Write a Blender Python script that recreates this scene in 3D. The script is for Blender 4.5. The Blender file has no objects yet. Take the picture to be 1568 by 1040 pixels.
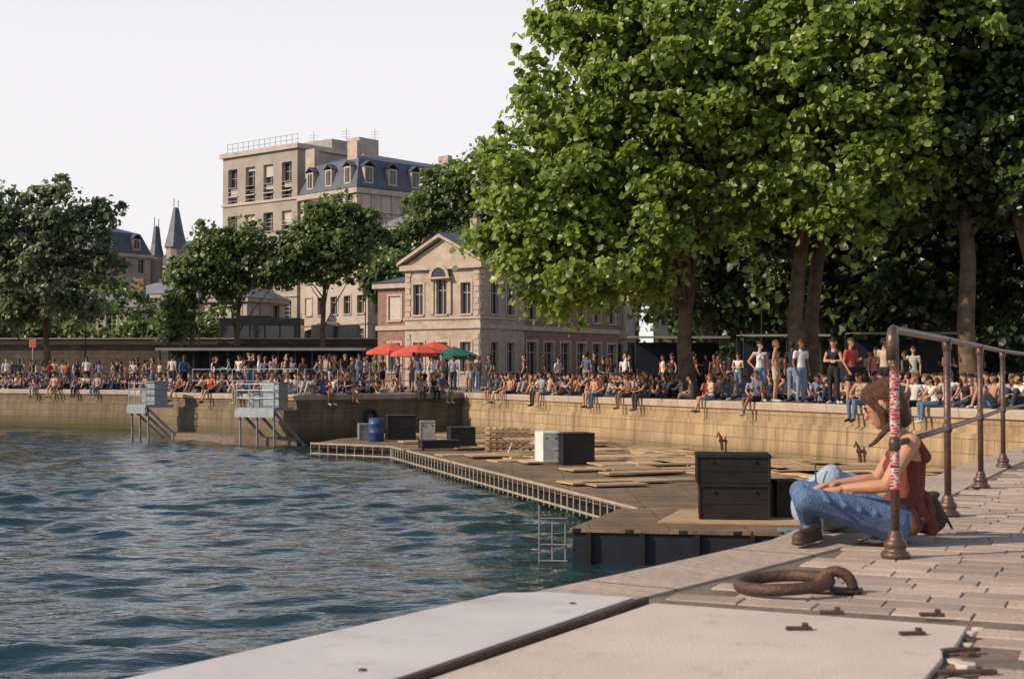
import bpy, bmesh, math, random
import numpy as np
from mathutils import Vector, Matrix, geometry
random.seed(7); rng=np.random.default_rng(7)
scene=bpy.context.scene
COL=scene.collection
R=math.radians

# ---------------------------------------------------------------- materials
def newmat(name):
    m=bpy.data.materials.new(name); m.use_nodes=True
    return m,m.node_tree,m.node_tree.nodes["Principled BSDF"]
def N(nt,t,**k):
    n=nt.nodes.new(t)
    for a,b in k.items(): setattr(n,a,b)
    return n
def mat(name,c1,c2=None,scale=3.0,rough=0.8,bump=0.0,bscale=30.0,metal=0.0,detail=6,spec=0.3,isl=0.0,spots=None):
    m,nt,p=newmat(name)
    p.inputs['Roughness'].default_value=rough; p.inputs['Metallic'].default_value=metal
    p.inputs['Specular IOR Level'].default_value=spec
    tc=N(nt,'ShaderNodeTexCoord')
    if c2 is None: c2=tuple(c*0.75 for c in c1)
    no=N(nt,'ShaderNodeTexNoise'); no.inputs['Scale'].default_value=scale; no.inputs['Detail'].default_value=detail
    no.inputs['Roughness'].default_value=0.65
    r=N(nt,'ShaderNodeValToRGB'); e=r.color_ramp.elements
    e[0].position=0.32; e[0].color=(*c2,1); e[1].position=0.66; e[1].color=(*c1,1)
    nt.links.new(tc.outputs['Object'],no.inputs['Vector']); nt.links.new(no.outputs['Fac'],r.inputs['Fac'])
    out=r.outputs['Color']
    if isl>0:
        g=N(nt,'ShaderNodeNewGeometry'); mr=N(nt,'ShaderNodeMapRange'); mr.inputs[3].default_value=1-isl; mr.inputs[4].default_value=1+isl*.6
        hs=N(nt,'ShaderNodeHueSaturation'); nt.links.new(g.outputs['Random Per Island'],mr.inputs[0]); nt.links.new(mr.outputs[0],hs.inputs['Value']); nt.links.new(out,hs.inputs['Color']); out=hs.outputs['Color']
    if spots:
        n3=N(nt,'ShaderNodeTexNoise'); n3.inputs['Scale'].default_value=spots[0]; n3.inputs['Detail'].default_value=10; n3.inputs['Roughness'].default_value=.75
        r3=N(nt,'ShaderNodeValToRGB'); r3.color_ramp.elements[0].position=spots[1]; r3.color_ramp.elements[1].position=spots[1]+.08
        nt.links.new(tc.outputs['Object'],n3.inputs['Vector']); nt.links.new(n3.outputs['Fac'],r3.inputs['Fac'])
        k3=N(nt,'ShaderNodeMath',operation='MULTIPLY'); k3.inputs[1].default_value=.5; nt.links.new(r3.outputs['Color'],k3.inputs[0])
        m3=N(nt,'ShaderNodeMix',data_type='RGBA'); nt.links.new(k3.outputs[0],m3.inputs[0]); nt.links.new(out,m3.inputs[6]); m3.inputs[7].default_value=(*spots[2],1); out=m3.outputs[2]
    nt.links.new(out,p.inputs['Base Color'])
    if bump>0:
        n2=N(nt,'ShaderNodeTexNoise'); n2.inputs['Scale'].default_value=bscale; n2.inputs['Detail'].default_value=8
        b=N(nt,'ShaderNodeBump'); b.inputs['Strength'].default_value=bump; b.inputs['Distance'].default_value=0.02
        nt.links.new(tc.outputs['Object'],n2.inputs['Vector']); nt.links.new(n2.outputs['Fac'],b.inputs['Height'])
        nt.links.new(b.outputs['Normal'],p.inputs['Normal'])
    return m
def randmat(name,cols,mult,rough=0.85):
    m,nt,p=newmat(name); p.inputs['Roughness'].default_value=rough; p.inputs['Specular IOR Level'].default_value=0.2
    oi=N(nt,'ShaderNodeObjectInfo'); mu=N(nt,'ShaderNodeMath',operation='MULTIPLY'); mu.inputs[1].default_value=mult
    fr=N(nt,'ShaderNodeMath',operation='FRACT'); r=N(nt,'ShaderNodeValToRGB'); r.color_ramp.interpolation='CONSTANT'
    nt.links.new(oi.outputs['Random'],mu.inputs[0]); nt.links.new(mu.outputs[0],fr.inputs[0]); nt.links.new(fr.outputs[0],r.inputs['Fac'])
    el=r.color_ramp.elements; el[0].color=(*cols[0],1); el[1].position=1/len(cols); el[1].color=(*cols[1],1)
    for i,c in enumerate(cols[2:],2):
        e=el.new(i/len(cols)); e.color=(*c,1)
    nt.links.new(r.outputs['Color'],p.inputs['Base Color'])
    return m
def leafmat(name,c1,c2,trans=0.4,val=1.6):
    m,nt,p=newmat(name)
    g=N(nt,'ShaderNodeNewGeometry'); tc=N(nt,'ShaderNodeTexCoord')
    no=N(nt,'ShaderNodeTexNoise'); no.inputs['Scale'].default_value=0.6; no.inputs['Detail'].default_value=3
    nt.links.new(tc.outputs['Object'],no.inputs['Vector'])
    a=N(nt,'ShaderNodeMath',operation='ADD'); nt.links.new(g.outputs['Random Per Island'],a.inputs[0]); nt.links.new(no.outputs['Fac'],a.inputs[1])
    h=N(nt,'ShaderNodeMath',operation='MULTIPLY'); h.inputs[1].default_value=0.5; nt.links.new(a.outputs[0],h.inputs[0])
    r=N(nt,'ShaderNodeValToRGB'); e=r.color_ramp.elements; e[0].position=0.2;e[0].color=(*c2,1);e[1].position=0.8;e[1].color=(*c1,1)
    nt.links.new(h.outputs[0],r.inputs['Fac'])
    nt.links.new(r.outputs['Color'],p.inputs['Base Color']); p.inputs['Roughness'].default_value=0.38; p.inputs['Specular IOR Level'].default_value=0.55
    t=N(nt,'ShaderNodeBsdfTranslucent')
    hs=N(nt,'ShaderNodeHueSaturation'); hs.inputs['Value'].default_value=val; hs.inputs['Hue'].default_value=0.485; nt.links.new(r.outputs['Color'],hs.inputs['Color'])
    nt.links.new(hs.outputs['Color'],t.inputs['Color'])
    mx=N(nt,'ShaderNodeMixShader'); mx.inputs[0].default_value=trans
    nt.links.new(p.outputs[0],mx.inputs[1]); nt.links.new(t.outputs[0],mx.inputs[2])
    nt.links.new(mx.outputs[0],nt.nodes['Material Output'].inputs['Surface'])
    return m
def brickmat(name,c1,c2,mortar,bw,bh,msize=0.02,rough=0.85,stain=(0.06,0.05,0.03),uv=True,wet=None,bump=0.5,off=0.5,drip=0.6):
    m,nt,p=newmat(name); p.inputs['Roughness'].default_value=rough; p.inputs['Specular IOR Level'].default_value=0.2
    tc=N(nt,'ShaderNodeTexCoord'); b=N(nt,'ShaderNodeTexBrick'); b.offset=off
    b.inputs['Scale'].default_value=1; b.inputs['Brick Width'].default_value=bw; b.inputs['Row Height'].default_value=bh
    b.inputs['Mortar Size'].default_value=msize; b.inputs['Color1'].default_value=(*c1,1); b.inputs['Color2'].default_value=(*c2,1); b.inputs['Mortar'].default_value=(*mortar,1)
    src=tc.outputs['UV' if uv else 'Object']
    nt.links.new(src,b.inputs['Vector'])
    no=N(nt,'ShaderNodeTexNoise'); no.inputs['Scale'].default_value=0.9; no.inputs['Detail'].default_value=9; no.inputs['Roughness'].default_value=0.7
    mp=N(nt,'ShaderNodeMapping'); mp.inputs['Scale'].default_value=(1.6,0.5,1); nt.links.new(src,mp.inputs['Vector']); nt.links.new(mp.outputs[0],no.inputs['Vector'])
    rr=N(nt,'ShaderNodeValToRGB'); rr.color_ramp.elements[0].position=0.40; rr.color_ramp.elements[1].position=0.68
    nt.links.new(no.outputs['Fac'],rr.inputs['Fac'])
    mx=N(nt,'ShaderNodeMix',data_type='RGBA')
    nt.links.new(b.outputs['Color'],mx.inputs[6]); mx.inputs[7].default_value=(*stain,1)
    mm=N(nt,'ShaderNodeMath',operation='MULTIPLY'); mm.inputs[1].default_value=0.7; nt.links.new(rr.outputs['Color'],mm.inputs[0]); nt.links.new(mm.outputs[0],mx.inputs[0])
    out=mx.outputs[2]
    if wet:
        sp=N(nt,'ShaderNodeSeparateXYZ'); nt.links.new(tc.outputs['UV'],sp.inputs[0])
        mpd=N(nt,'ShaderNodeMapping'); mpd.inputs['Scale'].default_value=(3.2,0.25,1); nt.links.new(tc.outputs['UV'],mpd.inputs['Vector'])
        nd=N(nt,'ShaderNodeTexNoise'); nd.inputs['Scale'].default_value=1.3; nd.inputs['Detail'].default_value=6; nt.links.new(mpd.outputs[0],nd.inputs['Vector'])
        rd_=N(nt,'ShaderNodeValToRGB'); rd_.color_ramp.elements[0].position=0.48; rd_.color_ramp.elements[1].position=0.70; nt.links.new(nd.outputs['Fac'],rd_.inputs['Fac'])
        md=N(nt,'ShaderNodeMath',operation='MULTIPLY'); md.inputs[1].default_value=drip; nt.links.new(rd_.outputs['Color'],md.inputs[0])
        m3=N(nt,'ShaderNodeMix',data_type='RGBA'); nt.links.new(md.outputs[0],m3.inputs[0]); nt.links.new(out,m3.inputs[6]); m3.inputs[7].default_value=(0.10,0.075,0.045,1); out=m3.outputs[2]
        ad=N(nt,'ShaderNodeMath',operation='MULTIPLY_ADD'); ad.inputs[1].default_value=0.5; nt.links.new(no.outputs['Fac'],ad.inputs[0]); nt.links.new(sp.outputs['Y'],ad.inputs[2])
        mr=N(nt,'ShaderNodeMapRange'); mr.inputs[1].default_value=wet[0]; mr.inputs[2].default_value=wet[1]; mr.inputs[3].default_value=.9; mr.inputs[4].default_value=0
        nt.links.new(ad.outputs[0],mr.inputs[0])
        m2=N(nt,'ShaderNodeMix',data_type='RGBA'); nt.links.new(mr.outputs[0],m2.inputs[0]); nt.links.new(out,m2.inputs[6]); m2.inputs[7].default_value=(0.055,0.052,0.022,1)
        out=m2.outputs[2]
    nt.links.new(out,p.inputs['Base Color'])
    n2=N(nt,'ShaderNodeTexNoise'); n2.inputs['Scale'].default_value=14; n2.inputs['Detail'].default_value=8; nt.links.new(src,n2.inputs['Vector'])
    sb=N(nt,'ShaderNodeMath',operation='MULTIPLY_ADD'); sb.inputs[1].default_value=-1.0; nt.links.new(b.outputs['Fac'],sb.inputs[0]); nt.links.new(n2.outputs['Fac'],sb.inputs[2])
    bp=N(nt,'ShaderNodeBump'); bp.inputs['Strength'].default_value=bump; bp.inputs['Distance'].default_value=0.03
    nt.links.new(sb.outputs[0],bp.inputs['Height']); nt.links.new(bp.outputs[0],p.inputs['Normal'])
    return m

M={}
M['wall']=brickmat('quay_wall_stone',(0.43,0.31,0.18),(0.34,0.24,0.145),(0.19,0.135,0.085),1.1,0.36,0.012,wet=(-1.62,-0.95),stain=(0.21,0.14,0.08))
M['wall_shaded']=brickmat('shaded_quay_wall_stone',(0.22,0.165,0.11),(0.17,0.13,0.085),(0.10,0.075,0.05),1.1,0.36,0.012,wet=(-1.7,-0.9),stain=(0.10,0.075,0.05),drip=.75)  # same quay stone for the left walls, with their shade painted into the colour
M['coping']=brickmat('coping_stone',(0.45,0.36,0.29),(0.39,0.31,0.25),(0.14,0.10,0.08),1.3,3.0,0.012,stain=(0.27,0.20,0.16))
M['paver']=mat('paver_stone',(0.45,0.345,0.28),(0.33,0.25,0.205),2.6,0.85,0.4,60,isl=.26)
M['ground']=mat('ground_gravel',(0.27,0.225,0.18),(0.18,0.145,0.115),0.8,0.95,0.3,20)
M['joint']=mat('joint_sand',(0.20,0.15,0.115),(0.11,0.083,0.065),6,0.95,0.5,40)
M['slab']=mat('worn_concrete_slab',(0.57,0.475,0.405),(0.47,0.39,0.335),1.3,0.85,0.2,120,detail=12,spots=(5,.56,(.33,.27,.23)))
M['steelplate']=mat('painted_steel_plate',(0.57,0.515,0.49),(0.46,0.415,0.395),1.6,0.55,0.06,40,spec=0.4,detail=12,spots=(3,.57,(.33,.28,.26)))
M['rust']=mat('rusty_iron',(0.12,0.065,0.045),(0.055,0.032,0.026),9,0.6,0.4,60,0.2)
M['railpaint']=mat('weathered_rail_paint',(0.14,0.085,0.062),(0.07,0.046,0.038),14,0.35,0.25,70,0.4)
M['metal']=mat('galvanised_metal',(0.33,0.36,0.40),(0.22,0.25,0.28),5,0.45,0.1,30,0.4)
M['palegrey']=mat('weathered_plastic',(0.34,0.29,0.225),(0.20,0.165,0.125),4,0.7)
M['black']=mat('black_plastic',(0.018,0.016,0.018),(0.010,0.009,0.011),5,0.5,0.15,40,spec=0.3)
M['dark']=mat('dark_navy_metal',(0.018,0.020,0.032),(0.01,0.011,0.017),3,0.55)
M['wood']=mat('light_timber',(0.55,0.38,0.22),(0.38,0.25,0.14),5,0.7,0.2,40,isl=.35)
M['deck']=brickmat('deck_planks',(0.30,0.205,0.135),(0.17,0.115,0.075),(0.015,0.012,0.009),2.4,0.14,0.012,stain=(0.08,0.058,0.042),uv=False)
M['white']=mat('white_paint',(0.70,0.67,0.63),(0.55,0.52,0.48),3,0.5)
M['blue']=mat('blue_plastic',(0.03,0.07,0.18),(0.02,0.05,0.13),3,0.4)
M['red']=mat('red_canvas',(0.60,0.10,0.06),(0.48,0.07,0.045),3,0.8)
M['green']=mat('green_canvas',(0.02,0.13,0.08),(0.015,0.09,0.06),3,0.8)
M['canvas']=mat('grey_canvas',(0.30,0.28,0.26),(0.22,0.2,0.19),3,0.8)
M['stone']=mat('limestone',(0.47,0.375,0.30),(0.28,0.22,0.175),1.1,0.85,0.3,8,detail=12)
M['stone2']=mat('limestone_trim',(0.48,0.39,0.315),(0.33,0.265,0.215),1.8,0.85,0.2,8,detail=10)
M['plaster']=mat('cream_plaster',(0.47,0.40,0.345),(0.34,0.285,0.245),0.7,0.85,0.1,8,detail=12)
M['grey']=mat('grey_concrete',(0.36,0.31,0.28),(0.26,0.225,0.20),0.45,0.85,0.1,6,detail=12)
M['brick']=mat('weathered_brick',(0.29,0.17,0.13),(0.19,0.115,0.09),2.5,0.9,0.4,25)
M['slate']=mat('slate_roof',(0.095,0.105,0.14),(0.06,0.068,0.09),1.2,0.5,0.3,12)
M['zinc']=mat('zinc_roof',(0.22,0.22,0.24),(0.15,0.15,0.17),0.8,0.45)
M['tile']=mat('clay_tiles',(0.20,0.13,0.11),(0.13,0.09,0.075),1.5,0.8,0.3,14)
M['glass']=mat('window_glass',(0.03,0.033,0.04),(0.015,0.018,0.022),1.0,0.12,spec=0.6)
M['frame']=mat('window_frame',(0.42,0.39,0.36),(0.34,0.31,0.28),3,0.6)
M['shutter']=mat('shutter_paint',(0.50,0.44,0.39),(0.40,0.35,0.31),3,0.7)
M['embank']=brickmat('retaining_wall_stone',(0.15,0.115,0.095),(0.11,0.085,0.07),(0.06,0.05,0.045),0.9,0.4,0.02,uv=True)
M['asphalt']=mat('asphalt',(0.06,0.06,0.06),(0.045,0.045,0.045),4,0.9,0.3,60)
M['bark']=mat('plane_bark',(0.16,0.11,0.07),(0.055,0.038,0.026),3.0,0.9,0.6,9)
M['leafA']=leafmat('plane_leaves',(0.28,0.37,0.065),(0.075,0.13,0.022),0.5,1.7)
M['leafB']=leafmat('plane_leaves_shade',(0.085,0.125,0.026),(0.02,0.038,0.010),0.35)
M['leafC']=leafmat('distant_leaves',(0.16,0.215,0.065),(0.07,0.11,0.036),0.45)
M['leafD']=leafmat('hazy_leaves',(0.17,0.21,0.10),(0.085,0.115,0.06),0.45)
M['skin']=randmat('skin',[(0.46,0.25,0.165),(0.40,0.21,0.135),(0.50,0.29,0.205),(0.2,0.10,0.06),(0.44,0.23,0.14)],5.3,0.6)
M['top']=randmat('shirts',[(0.6,0.58,0.55),(0.03,0.035,0.06),(0.02,0.02,0.022),(0.45,0.41,0.36),(0.10,0.03,0.03),(0.08,0.11,0.19),(0.04,0.035,0.035),(0.30,0.22,0.15),(0.36,0.06,0.05),(0.06,0.07,0.09),(0.62,0.59,0.56),(0.22,0.26,0.33),(0.05,0.08,0.06),(0.03,0.03,0.035),(0.015,0.015,0.02),(0.40,0.25,0.24)],1.0)
M['bot']=randmat('trousers',[(0.03,0.04,0.07),(0.015,0.015,0.018),(0.1,0.15,0.24),(0.26,0.21,0.16),(0.02,0.02,0.025),(0.06,0.09,0.16),(0.34,0.31,0.27),(0.05,0.045,0.04)],9.7)
M['hair']=randmat('hair',[(0.02,0.012,0.008),(0.06,0.03,0.015),(0.015,0.01,0.008),(0.14,0.08,0.035),(0.03,0.018,0.012)],7.1,0.6)
M['shoe']=randmat('shoes',[(0.5,0.48,0.45),(0.02,0.02,0.02),(0.1,0.06,0.04)],3.3)
M['eye']=mat('eye',(0.02,0.015,0.012),rough=0.3)

# ---------------------------------------------------------------- mesh builder
class MB:
    def __init__(s): s.v=[];s.f=[];s.m=[];s.uv=[];s.mats=[]
    def mi(s,m):
        if m not in s.mats: s.mats.append(m)
        return s.mats.index(m)
    def poly(s,pts,m,uv=None):
        b=len(s.v); s.v+= [tuple(p) for p in pts]; s.f.append(tuple(range(b,b+len(pts)))); s.m.append(s.mi(m)); s.uv.append(uv)
    def hexa(s,p,m):
        b=len(s.v); s.v+=[tuple(q) for q in p]
        for f in ((0,3,2,1),(4,5,6,7),(0,1,5,4),(1,2,6,5),(2,3,7,6),(3,0,4,7)):
            s.f.append(tuple(b+i for i in f)); s.m.append(s.mi(m)); s.uv.append(None)
    def box(s,c,size,m,rot=0.0):
        cx,cy,cz=c; a,b,h=size[0]/2,size[1]/2,size[2]/2; cs,sn=math.cos(rot),math.sin(rot)
        P=[]
        for z in (-h,h):
            for x,y in ((-a,-b),(a,-b),(a,b),(-a,b)): P.append((cx+x*cs-y*sn,cy+x*sn+y*cs,cz+z))
        s.hexa(P,m)
    def tube(s,pts,rad,m,n=8,cap=True):
        pts=[Vector(p) for p in pts]; b=len(s.v); k=len(pts)
        if not hasattr(rad,'__len__'): rad=[rad]*k
        prev=None
        for i,p in enumerate(pts):
            t=(pts[min(i+1,k-1)]-pts[max(i-1,0)]).normalized()
            if prev is None:
                ref=Vector((0,0,1)) if abs(t.z)<0.9 else Vector((1,0,0)); u=t.cross(ref).normalized()
            else:
                u=(prev-t*prev.dot(t)).normalized()
            prev=u; w=t.cross(u)
            for j in range(n):
                a=2*math.pi*j/n; s.v.append(tuple(p+(u*math.cos(a)+w*math.sin(a))*rad[i]))
        mi=s.mi(m)
        for i in range(k-1):
            for j in range(n):
                s.f.append((b+i*n+j,b+i*n+(j+1)%n,b+(i+1)*n+(j+1)%n,b+(i+1)*n+j)); s.m.append(mi); s.uv.append(None)
        if cap:
            s.f.append(tuple(b+j for j in reversed(range(n)))); s.m.append(mi); s.uv.append(None)
            s.f.append(tuple(b+(k-1)*n+j for j in range(n))); s.m.append(mi); s.uv.append(None)
    def lathe(s,c,prof,m,n=20):
        b=len(s.v); mi=s.mi(m)
        for r,z in prof:
            for j in range(n):
                a=2*math.pi*j/n; s.v.append((c[0]+r*math.cos(a),c[1]+r*math.sin(a),c[2]+z))
        for i in range(len(prof)-1):
            for j in range(n):
                s.f.append((b+i*n+j,b+i*n+(j+1)%n,b+(i+1)*n+(j+1)%n,b+(i+1)*n+j)); s.m.append(mi); s.uv.append(None)
    def obj(s,name,parent=None,smooth=False,bevel=0):
        me=bpy.data.meshes.new(name); me.from_pydata(s.v,[],s.f)
        for m in s.mats: me.materials.append(M[m] if isinstance(m,str) else m)
        me.polygons.foreach_set('material_index',s.m)
        if any(u is not None for u in s.uv):
            l=me.uv_layers.new(name='UVMap')
            for p,u in zip(me.polygons,s.uv):
                if u:
                    for li,q in zip(p.loop_indices,u): l.data[li].uv=q
        if smooth: me.polygons.foreach_set('use_smooth',[True]*len(me.polygons))
        me.update()
        o=bpy.data.objects.new(name,me); COL.objects.link(o)
        if bevel:
            bv=o.modifiers.new('b','BEVEL'); bv.width=bevel; bv.segments=2; bv.limit_method='ANGLE'
        if parent: o.parent=parent
        return o
def empty(name,loc=(0,0,0)):
    e=bpy.data.objects.new(name,None); COL.objects.link(e); return e
class Parts(dict):
    def __missing__(s,k): s[k]=MB(); return s[k]
    def done(s,name,**kw):
        e=empty(name)
        for k,mb in s.items():
            if mb.f: mb.obj(k,e,**kw)
        return e

# ---------------------------------------------------------------- basin outline
NEAR=[(-14,-15),(-3.3,0.3),(-0.99,3.96),(0.0,5.5),(0.66,6.4),(1.33,7.35),(2.75,10.3),(4.25,13.4),(6.6,17.8),(9.2,21.4),(12,24.0),(15.6,25.0)]
FAR=[(15.6,25.0),(-2.2,63),(-8.6,57.5),(-14.5,63),(-19.4,73),(-28,78),(-60,97),(-300,200)]
EDGE=NEAR+FAR[1:]
LAND=EDGE+[(-900,1500),(900,1500),(900,-300),(-14,-300)]
def land_sheet(name,poly,z,m):
    tri=geometry.tessellate_polygon([[Vector((x,y,0)) for x,y in poly]])
    me=bpy.data.meshes.new(name); me.from_pydata([(x,y,z) for x,y in poly],[],[tuple(t) for t in tri])
    bm=bmesh.new(); bm.from_mesh(me); bmesh.ops.recalc_face_normals(bm,faces=bm.faces)
    for f in bm.faces:
        if f.normal.z<0: f.normal_flip()
    bm.to_mesh(me); bm.free()
    me.materials.append(M[m]); o=bpy.data.objects.new(name,me); COL.objects.link(o); return o
land_sheet('ground',LAND,0.0,'ground')
def inside(x,y,poly=LAND):
    c=False; j=len(poly)-1
    for i in range(len(poly)):
        xi,yi=poly[i]; xj,yj=poly[j]
        if (yi>y)!=(yj>y) and x<(xj-xi)*(y-yi)/(yj-yi)+xi: c=not c
        j=i
    return c
def offs(poly,d):
    out=[]
    for i,p in enumerate(poly):
        p=Vector(p); ns=[]
        if i>0: t=(p-Vector(poly[i-1])).normalized(); ns.append(Vector((t.y,-t.x)))
        if i<len(poly)-1: t=(Vector(poly[i+1])-p).normalized(); ns.append(Vector((t.y,-t.x)))
        n=sum(ns,Vector((0,0))).normalized(); k=max(n.dot(ns[0]),0.4)
        q=p+n*(d/k); out.append((q.x,q.y))
    return out
def strip(name,poly,prof,m,umat=None,alt=None,altfrom=99):
    mb=MB(); L=[offs(poly,o) for o,z in prof]
    arc=[0]
    for i in range(1,len(poly)): arc.append(arc[-1]+(Vector(poly[i])-Vector(poly[i-1])).length)
    vv=[0]
    for k in range(1,len(prof)): vv.append(vv[-1]+math.hypot(prof[k][0]-prof[k-1][0],prof[k][1]-prof[k-1][1]))
    for i in range(len(poly)-1):
        for k in range(len(prof)-1):
            a,b=L[k],L[k+1]
            v0,v1=(prof[k][1],prof[k+1][1]) if umat=='z' else (vv[k],vv[k+1])
            mb.poly([(*a[i],prof[k][1]),(*a[i+1],prof[k][1]),(*b[i+1],prof[k+1][1]),(*b[i],prof[k+1][1])],alt if i>=altfrom else m,
                    [(arc[i],v0),(arc[i+1],v0),(arc[i+1],v1),(arc[i],v1)])
    return mb.obj(name)
strip('quay_wall',EDGE,[(-0.15,-4),(-0.03,-0.62),(0.10,-0.56),(0.06,-0.2)],'wall','z','wall_shaded',len(NEAR))
strip('quay_coping',EDGE,[(0.2,-0.215),(0.0,-0.21),(-0.02,-0.02),(0.0,0.012),(0.42,0.014),(0.43,-0.05)],'coping')

# ---------------------------------------------------------------- near quay paving
LIN=[(-4,-2.5),(-3.0,0.1),(-0.60,3.7),(0.3,5.2),(1.0,6.2),(1.7,7.2),(3.1,10.1),(4.6,13.2),(6.9,17.4),(9.5,21),(12.2,23.5),(18,23.6),(14,-2.5)]
land_sheet('paving_bed',LIN,0.004,'joint')
rdir=Vector((0.40,0.9165)); qdir=Vector((0.9165,-0.40)); org=Vector((1.2,5.0))
pv=MB()
LS=[(-0.62,4.4),(-0.045,5.44),(0.28,5.48),(0.50,5.34),(1.58,4.84),(1.16,3.92),(0.2,1.8),(-3.6,-1)]
for j in range(-22,75):
    sh=random.uniform(0,.3)
    for i in range(-42,46):
        w,h=0.28,0.165
        s0=i*w+sh; t0=j*h
        c=org+qdir*(s0+w/2)+rdir*(t0+h/2)
        if not inside(c.x,c.y,LIN) : continue
        ok=all(inside(*(org+qdir*(s0+a)+rdir*(t0+b)),LIN) and not inside(*(org+qdir*(s0+a)+rdir*(t0+b)),LS) for a in (0,w) for b in (0,h))
        if not ok: continue
        gz=0.0105+random.uniform(-0.0025,0.0025); es=0.002+random.uniform(0,0.0015); et=0.006+random.uniform(0,0.003); bv=0.003
        lo=[];hi=[]
        tl=[random.uniform(-.001,.001) for _ in range(4)]
        for q,(a,b) in enumerate(((0,0),(w,0),(w,h),(0,h))):
            sa=1 if a==0 else -1; sb=1 if b==0 else -1
            p=org+qdir*(s0+a+sa*es)+rdir*(t0+b+sb*et); lo.append((p.x,p.y,0.0045))
            p=org+qdir*(s0+a+sa*(es+bv))+rdir*(t0+b+sb*(et+bv)); hi.append((p.x,p.y,gz+tl[q]))
        k=len(pv.v); pv.v+=lo+hi
        for f in ((4,5,6,7),(0,1,5,4),(1,2,6,5),(2,3,7,6),(3,0,4,7)): pv.f.append(tuple(k+x for x in f)); pv.m.append(0); pv.uv.append(None)
pv.mats=['paver']; pv.obj('paved_quay')

def prism(mb,poly,z0,z1,m):
    b=len(mb.v); n=len(poly); mb.v+=[(x,y,z0) for x,y in poly]+[(x,y,z1) for x,y in poly]; mi=mb.mi(m)
    mb.f.append(tuple(range(b+n,b+2*n))); mb.m.append(mi); mb.uv.append(None)
    for i in range(n): mb.f.append((b+i,b+(i+1)%n,b+n+(i+1)%n,b+n+i)); mb.m.append(mi); mb.uv.append(None)
P=MB(); prism(P,[(-0.26,3.93),(0.52,5.29),(1.53,4.80),(1.38,4.45),(1.33,4.42),(1.29,4.28),(1.12,3.92),(0.1,1.8),(-1.6,1.6)],0.0,0.022,'slab'); P.obj('concrete_slab',bevel=0.004)
P=MB(); prism(P,[(-3.55,0.2),(-1.02,3.98),(-0.04,5.44),(0.14,5.46),(0.455,5.33),(-0.30,3.95),(-2.3,0.45)],0.0,0.036,'steelplate')
for x,y in ((-.42,4.02),(.22,5.18)): P.lathe((x,y,0.036),[(.014,-.002),(.013,.003),(.009,.005),(0,.005)],'rust',12)
P.obj('steel_cover_plate',bevel=0.003)
P=MB()
for a,b in (((-1.7,1.57),(-0.285,3.93)),((-0.285,3.93),(0.50,5.31))):
    a=Vector(a);b=Vector(b);t=(b-a).normalized();n=Vector((t.y,-t.x))*0.010
    prism(P,[tuple(a-n),tuple(b-n),tuple(b+n),tuple(a+n)],0.0,0.041,'rust')
P.obj('steel_edge_angle')
def lug(x,y,rot,s=1.0):
    p=MB(); p.box((x,y,0.027),(0.085*s,0.03*s,0.012),'rust',rot); p.box((x+0.02,y,0.037),(0.02,0.02,0.018),'rust',rot)
    p.obj('lifting_lug',bevel=0.003)
for x,y in ((0.95,4.73),(1.13,5.05),(1.30,4.64),(1.47,5.0)): lug(x,y,random.uniform(-.3,.1))
p=MB()
for k in range(12):
    t=k/11; x=1.15+0.42*t+random.uniform(-.02,.03); y=3.85+0.97*t
    s=random.uniform(.015,.04); a0=random.uniform(0,6); q=[(x+s*(.7+.4*random.random())*math.cos(a0+i*1.05),y+s*(.7+.4*random.random())*math.sin(a0+i*1.05)) for i in range(6)]
    prism(p,q,0.003,0.010+random.uniform(0,.010),'slab' if k%3 else 'rust')
p.box((1.38,4.40,0.020),(0.13,0.024,0.012),'rust',0.25); p.box((1.30,4.08,0.020),(0.17,0.024,0.012),'rust',0.1)
p.obj('broken_joint',bevel=.003)
def torus(mb,c,R0,r0,m,a0=0,a1=2*math.pi,n=40,plane='xy',yaw=0,tilt=0):
    pts=[]
    for i in range(n+1):
        a=a0+(a1-a0)*i/n
        if plane=='xy': pts.append((c[0]+R0*math.cos(a),c[1]+R0*math.sin(a),c[2]+tilt*math.cos(a)))
        else: pts.append((c[0]+R0*math.cos(a)*math.cos(yaw),c[1]+R0*math.cos(a)*math.sin(yaw),c[2]+R0*math.sin(a)))
    mb.tube(pts,r0,m,n=12)
pr=Parts()
torus(pr['ring'],(1.07,5.62,0.048),0.175,0.024,'rust',tilt=0.012)
torus(pr['shackle'],(1.27,5.60,0.03),0.065,0.022,'rust',0,math.pi,20,'xz',yaw=-0.3)
pr['foot_plate'].box((1.27,5.60,0.022),(0.2,0.10,0.012),'rust',-0.3)
pr.done('mooring_ring',smooth=True)

# ---------------------------------------------------------------- railing
pr=Parts()
PO=[(1.79,6.66),(2.63,8.6),(3.52,10.7),(4.5,13.05),(5.6,15.4),(6.9,17.6),(8.5,19.9)]
for i,(x,y) in enumerate(PO):
    mb=pr['posts']
    mb.tube([(x,y,0.02),(x,y,1.06)],0.021,'railpaint',n=16)
    pr['feet'].lathe((x,y,0.010),[(0.0,0),(0.066,0),(0.069,0.016),(0.062,0.03),(0.048,0.036),(0.050,0.05),(0.055,0.062),(0.048,0.08),(0.034,0.09),(0.036,0.105),(0.026,0.125),(0.022,0.13)],'railpaint')
    pr['collars'].lathe((x,y,0.54),[(0.022,-0.028),(0.027,-0.024),(0.028,0),(0.027,0.024),(0.022,0.028)],'railpaint',16)
    if i: pr['collars'].lathe((x,y,1.05),[(0.022,-0.045),(0.028,-0.03),(0.028,0.03),(0.0,0.032)],'railpaint',16)
pr['mid_rail'].tube([(x,y,0.54) for x,y in PO],0.016,'railpaint',n=12)
x0,y0=PO[0]
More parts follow.
